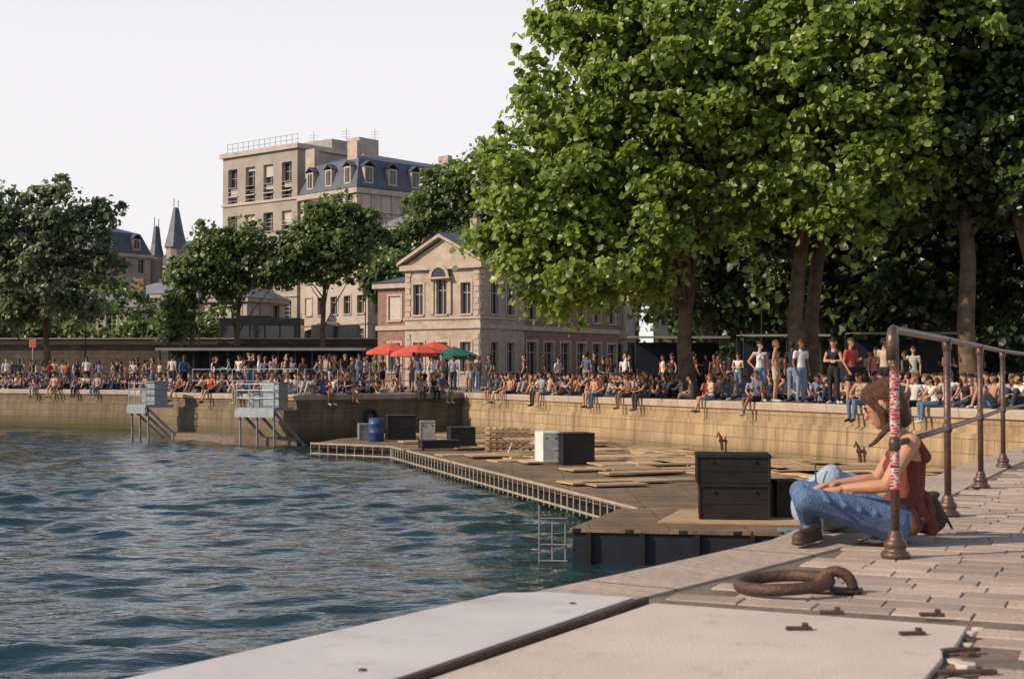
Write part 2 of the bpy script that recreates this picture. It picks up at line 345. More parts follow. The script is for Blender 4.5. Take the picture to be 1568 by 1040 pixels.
pr['top_rail'].tube([(x,y,1.075) for x,y in PO][::-1]+[(x0-0.008,y0-0.018,1.077),(x0-0.02,y0-0.05,1.07),(x0-0.03,y0-0.075,1.045),(x0-0.034,y0-0.08,1.01),(x0-0.034,y0-0.08,0.93)],[0.019]*(len(PO))+[0.021,0.023,0.025,0.026,0.024],'railpaint',n=14)
m,nt,b=newmat('sticker_paper'); tc=N(nt,'ShaderNodeTexCoord'); mp=N(nt,'ShaderNodeMapping'); mp.inputs['Scale'].default_value=(18,18,42)
vo=N(nt,'ShaderNodeTexVoronoi'); vo.feature='DISTANCE_TO_EDGE'; vo.inputs['Scale'].default_value=1.6
rp=N(nt,'ShaderNodeValToRGB'); rp.color_ramp.interpolation='CONSTANT'; e=rp.color_ramp.elements; e[0].color=(0.5,0.47,0.44,1); e[1].position=0.08; e[1].color=(0.36,0.03,0.035,1)
nt.links.new(tc.outputs['Object'],mp.inputs[0]); nt.links.new(mp.outputs[0],vo.inputs['Vector']); nt.links.new(vo.outputs['Distance'],rp.inputs['Fac']); nt.links.new(rp.outputs['Color'],b.inputs['Base Color']); b.inputs['Roughness'].default_value=0.5
M['sticker']=m
for za,zb in ((0.33,0.43),(0.44,0.505),(0.575,0.70),(0.705,0.79),(.80,.88)):
    pr['stickers'].tube([(x0,y0,za),(x0,y0,zb)],0.0222,'sticker',n=16,cap=False)
pr.done('quay_railing',smooth=True)

# ---------------------------------------------------------------- water
def waves():
    K=64; th=rng.normal(0.2,0.5,K)+math.pi/2; lam=np.exp(rng.uniform(math.log(0.42),math.log(2.4),K)); ph=rng.uniform(0,6.28,K)
    amp=0.0050*lam**0.95
    x=np.arange(-34,14,0.11); y=np.arange(6,84,0.11); X,Y=np.meshgrid(x,y)
    Z=np.zeros_like(X)
    for k in range(K):
        kk=2*math.pi/lam[k]; Z+=amp[k]*np.sin(kk*(math.cos(th[k])*X+math.sin(th[k])*Y)+ph[k])
    pat=0.85+0.35*np.sin(X*0.21+0.13*Y)*np.sin(Y*0.17-0.1*X+1)
    fall=np.clip(1.45-(Y-12)/40,0.55,1.45)
    Z=Z+5.0*Z*Z*np.sign(Z)   # sharpen the crests
    Z=Z*pat*fall-2.0
    ny,nx=X.shape; V=np.stack([X,Y,Z],-1).reshape(-1,3)
    idx=np.arange(nx*ny).reshape(ny,nx)
    F=np.stack([idx[:-1,:-1],idx[:-1,1:],idx[1:,1:],idx[1:,:-1]],-1).reshape(-1,4)
    return V,F
def fastmesh(name,V,F,mats,smooth=False,parent=None):
    me=bpy.data.meshes.new(name); n=F.shape[1]
    me.vertices.add(len(V)); me.vertices.foreach_set('co',V.astype(np.float32).ravel())
    me.loops.add(F.size); me.loops.foreach_set('vertex_index',F.astype(np.int32).ravel())
    me.polygons.add(len(F)); me.polygons.foreach_set('loop_start',np.arange(0,F.size,n,dtype=np.int32))
    me.polygons.foreach_set('loop_total',np.full(len(F),n,dtype=np.int32))
    me.update(calc_edges=True)
    for m in mats: me.materials.append(M[m])
    if smooth: me.polygons.foreach_set('use_smooth',np.ones(len(F),dtype=bool))
    o=bpy.data.objects.new(name,me); COL.objects.link(o)
    if parent: o.parent=parent
    return o
m,nt,b=newmat('canal_water'); b.inputs['Base Color'].default_value=(0.010,0.028,0.034,1); b.inputs['Roughness'].default_value=0.045; b.inputs['IOR'].default_value=1.38
tc=N(nt,'ShaderNodeTexCoord'); mp=N(nt,'ShaderNodeMapping'); mp.inputs['Scale'].default_value=(0.8,1.5,1); mp.inputs['Rotation'].default_value=(0,0,0.2)
n1=N(nt,'ShaderNodeTexNoise'); n1.inputs['Scale'].default_value=4.0; n1.inputs['Detail'].default_value=3
bp=N(nt,'ShaderNodeBump'); bp.inputs['Strength'].default_value=0.5; bp.inputs['Distance'].default_value=0.045
nt.links.new(tc.outputs['Object'],mp.inputs[0]); nt.links.new(mp.outputs[0],n1.inputs['Vector']); nt.links.new(n1.outputs['Fac'],bp.inputs['Height']); nt.links.new(bp.outputs[0],b.inputs['Normal'])
M['water']=m
we=empty('water'); V,F=waves(); fastmesh('wave_surface',V,F,['water'],True,we)
w=MB(); w.poly([(-700,-200,-2.16),(100,-200,-2.16),(100,400,-2.16),(-700,400,-2.16)],'water'); w.obj('outer_surface',we)

# ---------------------------------------------------------------- pontoon
DZ=-1.55
pt=Parts()
FR=[(2.35,25.4),(-3.9,47),(-6.9,49.4)]
prism(pt['deck'],[(2.35,25.4),(-3.9,47),(-6.9,49.4),(-6.4,53),(-2.2,60),(0.4,56.5),(9.6,36.7),(12.5,30.6),(9,25.0)],-1.68,DZ,'deck')
prism(pt['hull'],[(2.55,25.6),(-3.7,47),(-6.6,49.5),(-6.1,53),(-2.0,59.5),(0.4,56.3),(9.4,36.7),(12.3,30.6),(9,25.2)],-2.2,-1.683,'black')
for a,b in zip(FR[:-1],FR[1:]):
    a=Vector(a);b=Vector(b);L=(b-a).length;t=(b-a)/L;n=Vector((-t.y,t.x))
    if n.x>0: n=-n
    a2=a+n*0.10;b2=b+n*0.10
    pt['edge_rails'].tube([(*a2,DZ+0.0),(*b2,DZ+0.0)],0.04,'palegrey',n=6)
    pt['edge_rails'].tube([(*a2,DZ-0.34),(*b2,DZ-0.34)],0.03,'palegrey',n=6)
    k=int(L/0.40)
    for i in range(k+1):
        q=a2+t*(L*i/k); pt['edge_posts'].tube([(*q,DZ-0.42),(*q,DZ+0.03)],0.022,'palegrey',n=6)
pang=math.atan2(21.6,-6.25)-math.pi/2
for i in range(230):
    y=random.uniform(26.5,56); xa=2.35-(y-25.4)*0.29+0.9; xb=15.6-(y-25)*0.466-1.4
    if random.random()<0.8: x=random.uniform(xa+(xb-xa)*0.22,xb)
    else: x=random.uniform(xa,xb)
    if y<30 and x<5.5: continue
    L=random.choice([1.2,2.0,2.4,3.0]); 
    pt['loose_boards'].box((x,y,DZ+0.02+0.012*(i%6)),(L,random.choice([0.18,0.3,0.6,0.9,1.2]),0.035),'wood',pang+random.choice([0,0,0.05,-0.04,0.1,1.57]))
pt.done('floating_pontoon')
def crate(name,c,size,m,rot=0,ribs=1,lid=True):
    p=Parts(); x,y,z=c; a,b,h=size
    p['body'].box((x,y,z+h/2),(a,b,h),m,rot)
    if lid: p['lid'].box((x,y,z+h+0.02),(a*1.06,b*1.06,0.055),m,rot)
    for k in range(ribs): p['ribs'].box((x,y,z+h*(k+0.5)/max(ribs,1)),(a*1.02,b*1.02,0.03),m,rot)
    cs,sn=math.cos(rot),math.sin(rot)
    for sx in (-1,1):
        for sy in (-1,1):
            p['corner_posts'].box((x+sx*a/2*cs-sy*b/2*sn,y+sx*a/2*sn+sy*b/2*cs,z+h/2),(0.04,0.04,h*0.98),m,rot)
    for s in (-.3,.3): p['latches'].box((x+s*a*cs+(b/2+0.02)*sn,y+s*a*sn-(b/2+0.02)*cs,z+h*0.85),(0.04,0.03,0.05),'black',rot)
    return p.done(name,bevel=0.01)
pp=Parts(); NP=[(0.93,21.9),(6.6,20.9),(7.4,24.3),(1.95,25.0)]
prism(pp['hull'],NP,-2.25,-1.56,'dark'); prism(pp['top_deck'],[(0.88,21.86),(6.65,20.85),(7.45,24.35),(1.9,25.05)],-1.557,-1.50,'deck')
prism(pp['top_boards'],[(2.3,22.6),(6.0,22.0),(6.6,24.0),(2.9,24.6)],-1.497,-1.475,'wood')
for k in range(7):
    t=(k+.3)/7; pp['fenders'].box((0.93+5.67*t,21.9-1.0*t-0.05,-1.85),(0.08,0.08,0.6),'black',-0.17)
for z in (-1.35,-1.75,-2.0): pp['ladder'].tube([(0.40,21.9,z),(0.85,21.85,z)],0.015,'zinc',n=6)
for x in (0.42,0.62,0.82): pp['ladder'].tube([(x,21.9,-2.15),(x,21.9,-1.15 if x<.5 else -1.38)],0.017,'zinc',n=6)
pp['cleat'].box((4.1,21.25,-1.45),(0.3,0.06,0.05),'metal',-0.17); pp['cleat'].box((4.1,21.25,-1.48),(0.08,0.08,0.06),'metal')
pp.done('floating_platform')
crate('flight_case',(3.62,23.3,-1.47),(1.10,0.85,0.52),'black',-0.12)
crate('flight_case',(3.60,23.3,-0.90),(1.14,0.87,0.42),'black',-0.10)
crate('flight_case',(4.50,23.5,-1.47),(0.4,0.5,0.55),'black',0.1)
crate('storage_box',(4.88,23.9,-1.47),(0.36,0.45,0.42),'zinc',0.0)
crate('storage_cabinet',(0.95,38.2,DZ),(0.45,0.7,0.82),'white',pang)
crate('storage_cabinet',(1.65,38.0,DZ),(0.85,0.8,0.80),'black',pang)
crate('storage_cabinet',(-4.1,52.3,DZ),(1.0,0.8,0.85),'black',0.2)
crate('storage_cabinet',(-5.3,52.0,DZ),(0.6,0.6,0.55),'zinc',0.2)
crate('storage_cabinet',(-1.7,47.5,DZ),(0.8,0.8,0.6),'black',0.2)
crate('storage_cabinet',(-2.3,45.0,DZ),(1.2,0.5,0.28),'dark',0.3)
crate('storage_cabinet',(-3.0,50.5,DZ),(0.5,0.5,0.7),'canvas',0.1)
bb=MB(); bb.lathe((-4.85,50.9,DZ),[(0,0),(.25,0),(.28,.05),(.28,.3),(.295,.32),(.28,.34),(.28,.6),(.295,.62),(.28,.64),(.27,.82),(0,.84)],'blue'); bb.obj('blue_barrel',smooth=True)
pl=MB()
for k in range(5):
    for j in range(7):
        pl.box((-0.75+j*0.2,44.3,DZ+0.08+k*0.16),(0.13,1.2,0.03),'wood')
    for j in range(3): pl.box((-0.15,43.8+j*0.5,DZ+0.02+k*0.16),(1.4,0.1,0.09),'wood')
pl.obj('pallet_stack')
tb=Parts(); tb['top'].box((0.35,41.8,DZ+0.5),(1.2,0.6,0.05),'wood')
for sx in (-.5,.5):
    for sy in (-.25,.25): tb['legs'].tube([(0.35+sx,41.8+sy,DZ),(0.35+sx*.6,41.8+sy,DZ+0.5)],0.02,'metal',n=6)
tb['brace'].tube([(-0.1,41.55,DZ+.1),(0.8,41.55,DZ+.4)],0.015,'metal',n=6)
tb.done('work_table')
for y in (33,38,44):
    x=15.6-(y-25)*0.466-0.25; h=MB(); h.tube([(x,y,-1.5),(x-.05,y,-1.1),(x-.12,y,-0.95),(x-.16,y,-1.1)],[0.05,0.045,0.04,0.03],'rust'); h.tube([(x+.1,y,-1.2),(x-.1,y,-1.2)],0.05,'rust'); h.obj('mooring_hook')
tf=MB(); torus(tf,(-5.9,59.4,-0.95),0.27,0.09,'black',plane='xz',yaw=0.7); tf.obj('tyre_fender',smooth=True)

# ---------------------------------------------------------------- lock-side platforms at left
def landing(cx,cy,rot):
    p=Parts(); cs,sn=math.cos(rot),math.sin(rot)
    def L(x,y,z): return (cx+x*cs-y*sn,cy+x*sn+y*cs,z)
    def B(k,x,y,z,s,m): p[k].box(L(x,y,z),s,m,rot)
    B('deck',0,0,-0.55,(1.9,1.3,0.12),'metal'); B('apron',0,-0.66,-0.72,(1.95,0.05,0.3),'metal')
    B('cabinet',0.4,0.1,0.0,(0.9,0.6,0.95),'metal'); B('cabinet',0.4,0.1,0.5,(1.0,0.7,0.06),'zinc')
    B('cabinet',-0.5,0.15,-0.2,(0.6,0.5,0.6),'zinc')
    for x in (-.92,-.3,.3,.92): p['railing'].tube([L(x,-.6,-.5),L(x,-.6,.45)],0.025,'metal',n=6)
    for z in (-.1,.2,.45):
        p['railing'].tube([L(-.92,-.6,z),L(.92,-.6,z)],0.022,'metal',n=6)
        for x in (-.92,.92): p['railing'].tube([L(x,-.6,z),L(x,.6,z)],0.022,'metal',n=6)
    for x in (-.85,.0,.85):
        p['struts'].tube([L(x,-.55,-.6),L(x+.7,1.0,-2.3)],0.06,'zinc',n=6); p['struts'].tube([L(x,-.5,-.6),L(x,-.45,-2.4)],0.05,'zinc',n=6)
    p.done('landing_platform')
landing(-15.9,62.6,-0.9); landing(-9.9,57.0,-0.5)
a=MB(); prism(a,[(-14.9,62.2),(-11.3,57.9),(-8.6,56.9),(-8.6,57.7),(-14.3,63.2)],-2.6,-1.7,'joint'); a.obj('sloped_apron')
gr=MB()
for seg in (((-2.4,63.6),(-8.5,58.4)),((-8.8,58.4),(-14.3,63.7))):
    a=Vector(seg[0]);b=Vector(seg[1]);L=(b-a).length;k=int(L/1.4)
    for i in range(k+1):
        q=a+(b-a)*i/k; gr.tube([(*q,0),(*q,1.05)],0.02,'metal',n=6)
    for z in (0.55,1.05): gr.tube([(*a,z),(*b,z)],0.018,'metal',n=6)
gr.obj('guard_rail')

# ---------------------------------------------------------------- buildings
def facade(pr,o,d,n,W,z0,z1,wins,m='plaster',trim='stone2',mull=True,sill=True,depth=0.22,surround=True):
    o=Vector((o[0],o[1]));d=Vector(d);n=Vector(n)
    def P(u,z,k=0): q=o+d*u+n*k; return (q.x,q.y,z)
    def ob(part,u0,u1,a,b,k0,k1,mm): pr[part].hexa([P(u0,a,k0),P(u1,a,k0),P(u1,a,k1),P(u0,a,k1),P(u0,b,k0),P(u1,b,k0),P(u1,b,k1),P(u0,b,k1)],mm)
    us=sorted({0,W}|{w[0] for w in wins}|{w[1] for w in wins}); zs=sorted({z0,z1}|{w[2] for w in wins}|{w[3] for w in wins})
    for i in range(len(us)-1):
        for j in range(len(zs)-1):
            u=(us[i]+us[i+1])/2; z=(zs[j]+zs[j+1])/2
            if any(w[0]<u<w[1] and w[2]<z<w[3] for w in wins): continue
            pr['walls'].poly([P(us[i],zs[j]),P(us[i+1],zs[j]),P(us[i+1],zs[j+1]),P(us[i],zs[j+1])],m)
    for w in wins:
        u0,u1,a,b=w[:4]
        for q in (((u0,a),(u0,b)),((u1,a),(u1,b)),((u0,a),(u1,a)),((u0,b),(u1,b))):
            (ua,za),(ub,zb)=q; pr['walls'].poly([P(ua,za),P(ub,zb),P(ub,zb,-depth),P(ua,za,-depth)],trim)
        pr['windows'].poly([P(u0,a,-depth+.003),P(u1,a,-depth+.003),P(u1,b,-depth+.003),P(u0,b,-depth+.003)],'glass')
        if mull:
            t=0.05; um=(u0+u1)/2; k0,k1=-depth+.01,-depth+.06
            ob('window_frames',um-t/2,um+t/2,a,b,k0,k1,'frame'); ob('window_frames',u0,u0+t,a,b,k0,k1,'frame'); ob('window_frames',u1-t,u1,a,b,k0,k1,'frame')
            zt=a+(b-a)*0.68; ob('window_frames',u0,u1,zt-t/2,zt+t/2,k0,k1+.005,'frame'); ob('window_frames',u0,u1,b-t,b,k0,k1+.007,'frame')
        if sill: ob('sills',u0-.1,u1+.1,a-.12,a,-.01,.12,trim)
        if surround:
            ob('surrounds',u0-.16,u0,a,b+.16,-.01,.05,trim); ob('surrounds',u1,u1+.16,a,b+.16,-.01,.05,trim); ob('surrounds',u0,u1,b,b+.16,-.01,.053,trim)
        if len(w)>4 and w[4]=='closed': ob('shutters',u0+.03,u1-.03,a+.03,b-.03,-.12,-.06,'shutter')
    return ob
def gridw(W,cols,rows,ww,m0=None):
    out=[]
    st=W/cols
    for (a,b) in rows:
        for i in range(cols):
            c=st*(i+.5); out.append((c-ww/2,c+ww/2,a,b)+(('closed',) if random.random()<0.2 else ()))
    return out
def frame_of(c,ang):
    return Vector(c),Vector((-math.cos(ang),math.sin(ang))),Vector((math.sin(ang),math.cos(ang)))
def block(pr,c,ang,la,lb,z0,z1,wA,wB,m='plaster',bands=(),trim='stone2',cornice=0.35,**kw):
    c,a,b=frame_of(c,ang)
    oa=facade(pr,c,a,-b,la,z0,z1,wA,m,trim,**kw); obb=facade(pr,c,b,-a,lb,z0,z1,wB,m,trim,**kw)
    p1=c+a*la;p2=p1+b*lb;p3=c+b*lb
    pr['walls'].poly([(*p1,z0),(*p2,z0),(*p2,z1),(*p1,z1)],m); pr['walls'].poly([(*p3,z0),(*p2,z0),(*p2,z1),(*p3,z1)],m)
    pr['walls'].poly([(*c,z1),(*p1,z1),(*p2,z1),(*p3,z1)],'zinc')
    for z,h,k in list(bands)+([(z1-cornice,cornice,0.3)] if cornice else []):
        oa('cornices',-k,la+k,z,z+h+.02,.003,k,trim); obb('cornices',.0,lb+k,z,z+h+.02,.003,k,trim)
    return c,a,b
# --- pavilion (lock-keeper house)
pv_=Parts(); ang=R(35); C,a,b=frame_of((-2.14,95),ang)
W=6.45
wA=[(0.75,1.6,4.9,7.0),(2.78,3.67,4.9,7.3),(4.85,5.7,4.9,7.0),(0.75,1.65,1.0,3.0),(2.7,3.75,0.1,3.0),(4.8,5.7,1.0,3.0)]
wB=[(1.2,2.1,4.9,7.0),(3.1,4.0,4.9,7.0),(1.2,2.1,1.0,3.0),(3.1,4.0,1.0,3.0)]
block(pv_,(-2.14,95),ang,W,5.2,0,8.3,wA,wB,'stone',bands=[(3.9,0.3,0.14),(4.55,0.14,0.1)])
def quoin(o,d,n,u,z0,z1,w=0.5):
    z=z0;i=0
    while z<z1-.3:
        ww=w if i%2 else w*.7; o2=Vector(o)
        q=[o2+d*(u-ww/2)+n*-.01,o2+d*(u+ww/2)+n*-.01,o2+d*(u+ww/2)+n*.07,o2+d*(u-ww/2)+n*.07]
        pv_['quoins'].hexa([(*k,z+.01) for k in q]+[(*k,z+.37) for k in q],'stone2'); z+=.4;i+=1
for u in (0.26,W-.3): quoin(C,a,-b,u,0,3.8); quoin(C,a,-b,u,4.75,7.9)
for u in (0.27,4.9): quoin(C,b,-a,u,0,3.8); quoin(C,b,-a,u,4.75,7.9)
def PA(u,z,k): q=C+a*u-b*k; return (q.x,q.y,z)
ap=10.15
pv_['pediment'].poly([PA(-.1,8.32,0.0),PA(W+.1,8.32,0.0),PA(W/2,ap-.15,0.0)],'stone')
for s in (0,1):
    u0=-.45 if s==0 else W+.45
    pv_['pediment'].hexa([PA(u0,8.3,-.2),PA(W/2,ap,-.2),PA(W/2,ap,.42),PA(u0,8.3,.42),PA(u0,8.52,-.2),PA(W/2,ap+.22,-.2),PA(W/2,ap+.22,.42),PA(u0,8.52,.42)],'stone2')
    pv_['roof'].hexa([PA(u0,8.5,.35),PA(W/2,ap+.2,.35),PA(W/2,ap+.2,-5.6),PA(u0,8.5,-5.6),PA(u0,8.62,.5),PA(W/2,ap+.34,.5),PA(W/2,ap+.34,-5.6),PA(u0,8.62,-5.6)],'slate')
def arc(part,u,z,r0,r1,k0,k1,m,n=12):
    for i in range(n):
        t0=math.pi*i/n;t1=math.pi*(i+1)/n
        q=[(u+r0*math.cos(t0),z+r0*math.sin(t0)),(u+r1*math.cos(t0),z+r1*math.sin(t0)),(u+r1*math.cos(t1),z+r1*math.sin(t1)),(u+r0*math.cos(t1),z+r0*math.sin(t1))]
        pv_[part].hexa([PA(x,zz,k0) for x,zz in q]+[PA(x,zz,k1) for x,zz in q],m)
arc('arch',W/2,7.42,.64,.86,.31,.40,'stone2'); arc('arch_glass',W/2,7.42,.0,.64,.304,.33,'glass')
pv_['arch'].hexa([PA(W/2-.95,7.30,.0),PA(W/2+.95,7.30,.0),PA(W/2+.95,7.30,.45),PA(W/2-.95,7.30,.45),PA(W/2-.95,7.42,.0),PA(W/2+.95,7.42,.0),PA(W/2+.95,7.42,.45),PA(W/2-.95,7.42,.45)],'stone2')
for u in (W/2-.85,W/2+.62): pv_['arch'].hexa([PA(u,4.9,.0),PA(u+.23,4.9,.0),PA(u+.23,4.9,.14),PA(u,4.9,.14),PA(u,7.30,.0),PA(u+.23,7.30,.0),PA(u+.23,7.30,.14),PA(u,7.30,.14)],'stone2')
c2=C+a*W+b*0.5
block(pv_,tuple(c2),ang,2.9,5.0,0,7.2,[(0.8,1.9,4.6,6.3,'closed'),(0.8,1.9,1.0,3.0)],[(2,3,4.6,6.3)],'brick',bands=[(3.9,0.3,0.12)])
c3=C+b*5.2+a*0.4
block(pv_,tuple(c3),ang,5.6,13.5,0,7.2,[(2,3,4.6,6.3)],[(1.0+2.2*i,2.0+2.2*i,4.7,6.5) for i in range(6)]+[(0.9+2.2*i,2.1+2.2*i,0.8,3.1) for i in range(6)],'brick',bands=[(3.9,0.3,0.12)])
def hip(pr,c,ang,la,lb,z0,h,inset,m,over=0.4,part='roof'):
    c,a,b=frame_of(c,ang); lo=[c-a*over-b*over,c+a*(la+over)-b*over,c+a*(la+over)+b*(lb+over),c-a*over+b*(lb+over)]
    hi=[c+a*inset+b*inset,c+a*(la-inset)+b*inset,c+a*(la-inset)+b*(lb-inset),c+a*inset+b*(lb-inset)]
    for i in range(4):
        j=(i+1)%4; pr[part].poly([(*lo[i],z0),(*lo[j],z0),(*hi[j],z0+h),(*hi[i],z0+h)],m)
    pr[part].poly([(*q,z0+h) for q in hi],m)
hip(pv_,tuple(c2),ang,2.9,5.0,7.24,.5,1.3,'slate'); hip(pv_,tuple(c3),ang,5.6,13.5,7.24,1.4,2.5,'slate')
pv_['chimney'].box((*(C+a*2.6+b*3),11.0),(0.6,0.45,1.3),'stone',-ang); pv_['chimney'].lathe((*(C+a*2.6+b*3),11.65),[(.13,0),(.12,.4),(0,.42)],'tile',8)
pv_.done('stone_pavilion')

# --- modern concrete block
mb_=Parts(); ang=R(40); zr=2.4
rows=[(zr+1.0+3.2*i,zr+3.0+3.2*i) for i in range(7)]
rows[-1]=(20.4,23.4)
C,a,b=block(mb_,(-22.7,150),ang,12.4,17,zr,25.2,[(0.9+3*i,2.5+3*i,z0,z1) for i in range(4) for z0,z1 in rows],[(1+4*i,2.2+4*i,z0,z1) for i in range(4) for z0,z1 in rows[:-1]],'grey',bands=[(19.3,0.25,0.15),(9,0.25,0.15)],trim='plaster',cornice=0.5,surround=False,depth=0.5)
mb_['penthouse'].box((*(C+a*4+b*9),26.0),(4.5,5,1.4),'grey',-ang); mb_['penthouse'].box((*(C+b*11+a*1.5),26.2),(2.0,3,1.9),'plaster',-ang)
for s in range(14):
    q=C+a*(0.3+s*0.9); mb_['roof_railing'].tube([(*(q+b*.3),25.2),(*(q+b*.3),26.3)],0.03,'metal',n=5)
for z in (25.75,26.3): mb_['roof_railing'].tube([(*(C+a*.3+b*.3),z),(*(C+a*12+b*.3),z)],0.03,'metal',n=5)
for u,v,h in ((1,8,1.2),(3,5,.6),(0.6,12,1.6)):
    q=C+a*u+b*v; mb_['antennas'].tube([(*q,25.2),(*q,26.8+h)],0.03,'metal',n=5)
    for k in range(3): mb_['antennas'].tube([(q.x-.5,q.y,26.4+h-.3*k),(q.x+.5,q.y,26.4+h-.3*k)],0.015,'metal',n=4)
for i in range(4):
    for z0,z1 in rows:
        q=[C+a*(0.95+3*i)-b*.02,C+a*(2.45+3*i)-b*.02,C+a*(2.45+3*i)-b*.06,C+a*(0.95+3*i)-b*.06]
        for zz in (z0+.9,z0+.45): mb_['window_bars'].hexa([(*k,zz) for k in q]+[(*k,zz+.05) for k in q],'frame')
        if random.random()<.6:
            zb=z1-random.uniform(.4,1.6); q=[C+a*(0.97+3*i)+b*.35,C+a*(2.43+3*i)+b*.35,C+a*(2.43+3*i)+b*.30,C+a*(0.97+3*i)+b*.30]
            mb_['blinds'].hexa([(*k,zb) for k in q]+[(*k,z1-.01) for k in q],'shutter')
mb_.done('concrete_apartment_block')

# --- mansard building
def mansard(pr,c,ang,la,lb,z0,h1,i1,h2,i2,ndA,ndB):
    c,a,b=frame_of(c,ang)
    def ring(k): return [c+a*k+b*k,c+a*(la-k)+b*k,c+a*(la-k)+b*(lb-k),c+a*k+b*(lb-k)]
    r0,r1,r2=ring(-.15),ring(i1),ring(i2)
    for (p,zp),(q,zq) in (((r0,z0),(r1,z0+h1)),((r1,z0+h1),(r2,z0+h1+h2))):
        for i in range(4):
            j=(i+1)%4; pr['roof'].poly([(*p[i],zp),(*p[j],zp),(*q[j],zq),(*q[i],zq)],'slate')
    pr['roof'].poly([(*q,z0+h1+h2) for q in r2],'zinc')
    for d,n,L,k in ((a,-b,la,ndA),(b,-a,lb,ndB)):
        for i in range(k):
            u=L*(i+.5)/k; o=c+d*u
            def P(x,off,z): q=o+d*x+n*off; return (q.x,q.y,z)
            zb=z0+.45; zt=z0+h1*.72; w=.55
            pr['dormers'].hexa([P(-w,-i1-.2,zb),P(w,-i1-.2,zb),P(w,0,zb),P(-w,0,zb),P(-w,-i1-.2,zt),P(w,-i1-.2,zt),P(w,0,zt),P(-w,0,zt)],'stone2')
            pr['dormer_glass'].poly([P(-w+.18,.006,zb+.15),P(w-.18,.006,zb+.15),P(w-.18,.006,zt-.15),P(-w+.18,.006,zt-.15)],'glass')
            pr['dormer_frames'].hexa([P(-.03,.01,zb+.15),P(.03,.01,zb+.15),P(.03,.04,zb+.15),P(-.03,.04,zb+.15),P(-.03,.01,zt-.15),P(.03,.01,zt-.15),P(.03,.04,zt-.15),P(-.03,.04,zt-.15)],'frame')
            for s in (-1,1):
                pr['dormer_roofs'].hexa([P(s*(w+.15),.12,zt),P(0,.12,zt+.5),P(0,-i1-.3,zt+.5),P(s*(w+.15),-i1-.3,zt),P(s*(w+.15),.12,zt+.08),P(0,.12,zt+.6),P(0,-i1-.3,zt+.6),P(s*(w+.15),-i1-.3,zt+.08)],'slate')
hb=Parts(); ang=R(46.7); rows=[(zr+1+3.3*i,zr+3.1+3.3*i) for i in range(5)]
C,a,b=block(hb,(-15.3,140),ang,9.6,15,zr,19.2,gridw(9.6,4,rows,1.15),gridw(15,6,rows,1.15),'plaster',bands=[(15.7,.3,.3),(12.4,.2,.15),(5.8,.3,.35)],cornice=.5)
mansard(hb,(-15.3,140),ang,9.6,15,19.3,3.0,.9,.8,3.2,3,5)
for u,v in ((3,14),(8.5,7),(2,1.2),(9.0,1.0)): hb['chimneys'].box((*(C+a*u+b*v),22.6),(1.6,.6,3.0),'stone',-ang)
for z in (15.95,6.05):
    hb['balcony_rail'].tube([(*(C-b*.32-a*.2),z+.9),(*(C-b*.32+a*9.8),z+.9)],.03,'black',n=4); hb['balcony_rail'].tube([(*(C-b*.32-a*.2),z+.9),(*(C-a*.32+b*15),z+.9)],.03,'black',n=4)
    for i in range(40): q=C-b*.32+a*(i*.25); hb['balcony_rail'].tube([(*q,z),(*q,z+.9)],.015,'black',n=4)
hb.done('mansard_apartment_building')
def simple(name,c,deg,la,lb,z0,z1,ca,cb,fl,m,roof='zinc',rh=1.4,ww=1.0,man=False):
    p=Parts(); fh=(z1-z0)/fl; rows=[(z0+fh*i+.9,z0+fh*i+fh-.5) for i in range(fl)]
    block(p,c,R(deg),la,lb,z0,z1,gridw(la,ca,rows,ww),gridw(lb,cb,rows,ww),m,bands=[(z0+fh-.1,.2,.12)])
    if man: mansard(p,c,R(deg),la,lb,z1+.05,2.4,.8,.7,2.8,max(1,ca-1),max(1,cb-1))
    else: hip(p,c,R(deg),la,lb,z1+.04,rh,min(la,lb)*.4,roof)
    C,a,b=frame_of(c,R(deg)); p['chimney'].box((*(C+a*la*.3+b*lb*.5),z1+1.6),(1.2,.5,2.6),'brick',-R(deg))
    return p.done(name)
simple('cream_town_house',(-13.0,128),46,10,8,zr,11.5,5,3,3,'plaster')
simple('brick_town_house',(-8.2,131),30,5,8,zr,14.5,2,3,4,'brick')
simple('pale_low_house',(-23.5,126),25,4.6,6,zr,7.6,2,2,1,'plaster')
simple('pale_low_house',(-30.5,136),20,9,8,zr,8.5,4,2,2,'plaster')
simple('corner_town_house',(-46.5,158),35,13,8,zr,14.5,4,3,4,'grey',man=True)
simple('stone_town_house',(-54,150),20,14,8,zr,14,5,3,4,'stone',man=True)
simple('street_house',(-33,128),12,9,8,zr,6.8,4,2,1,'plaster')
simple('street_house',(-44,132),12,10,8,zr,8.0,4,2,2,'stone')
simple('pale_apartment_building',(9.5,112),8,5,10,0,11,2,4,3,'plaster',man=True)
simple('pale_apartment_building',(21.5,114),5,10,10,0,11.5,5,4,3,'stone',man=True)
simple('brick_apartment_building',(34,112),4,11,10,0,13,5,4,4,'brick')
simple('stone_apartment_building',(48,112),4,12,10,0,14,6,4,4,'stone')
tt=Parts(); block(tt,(-38.2,170),R(30),6,6,zr,14.0,gridw(6,3,[(4,6),(8,10),(11.5,13)],.9),gridw(6,3,[(4,6),(8,10),(11.5,13)],.9),'grey')
hip(tt,(-38.2,170),R(30),6,6,14.05,3.0,2.3,'slate')
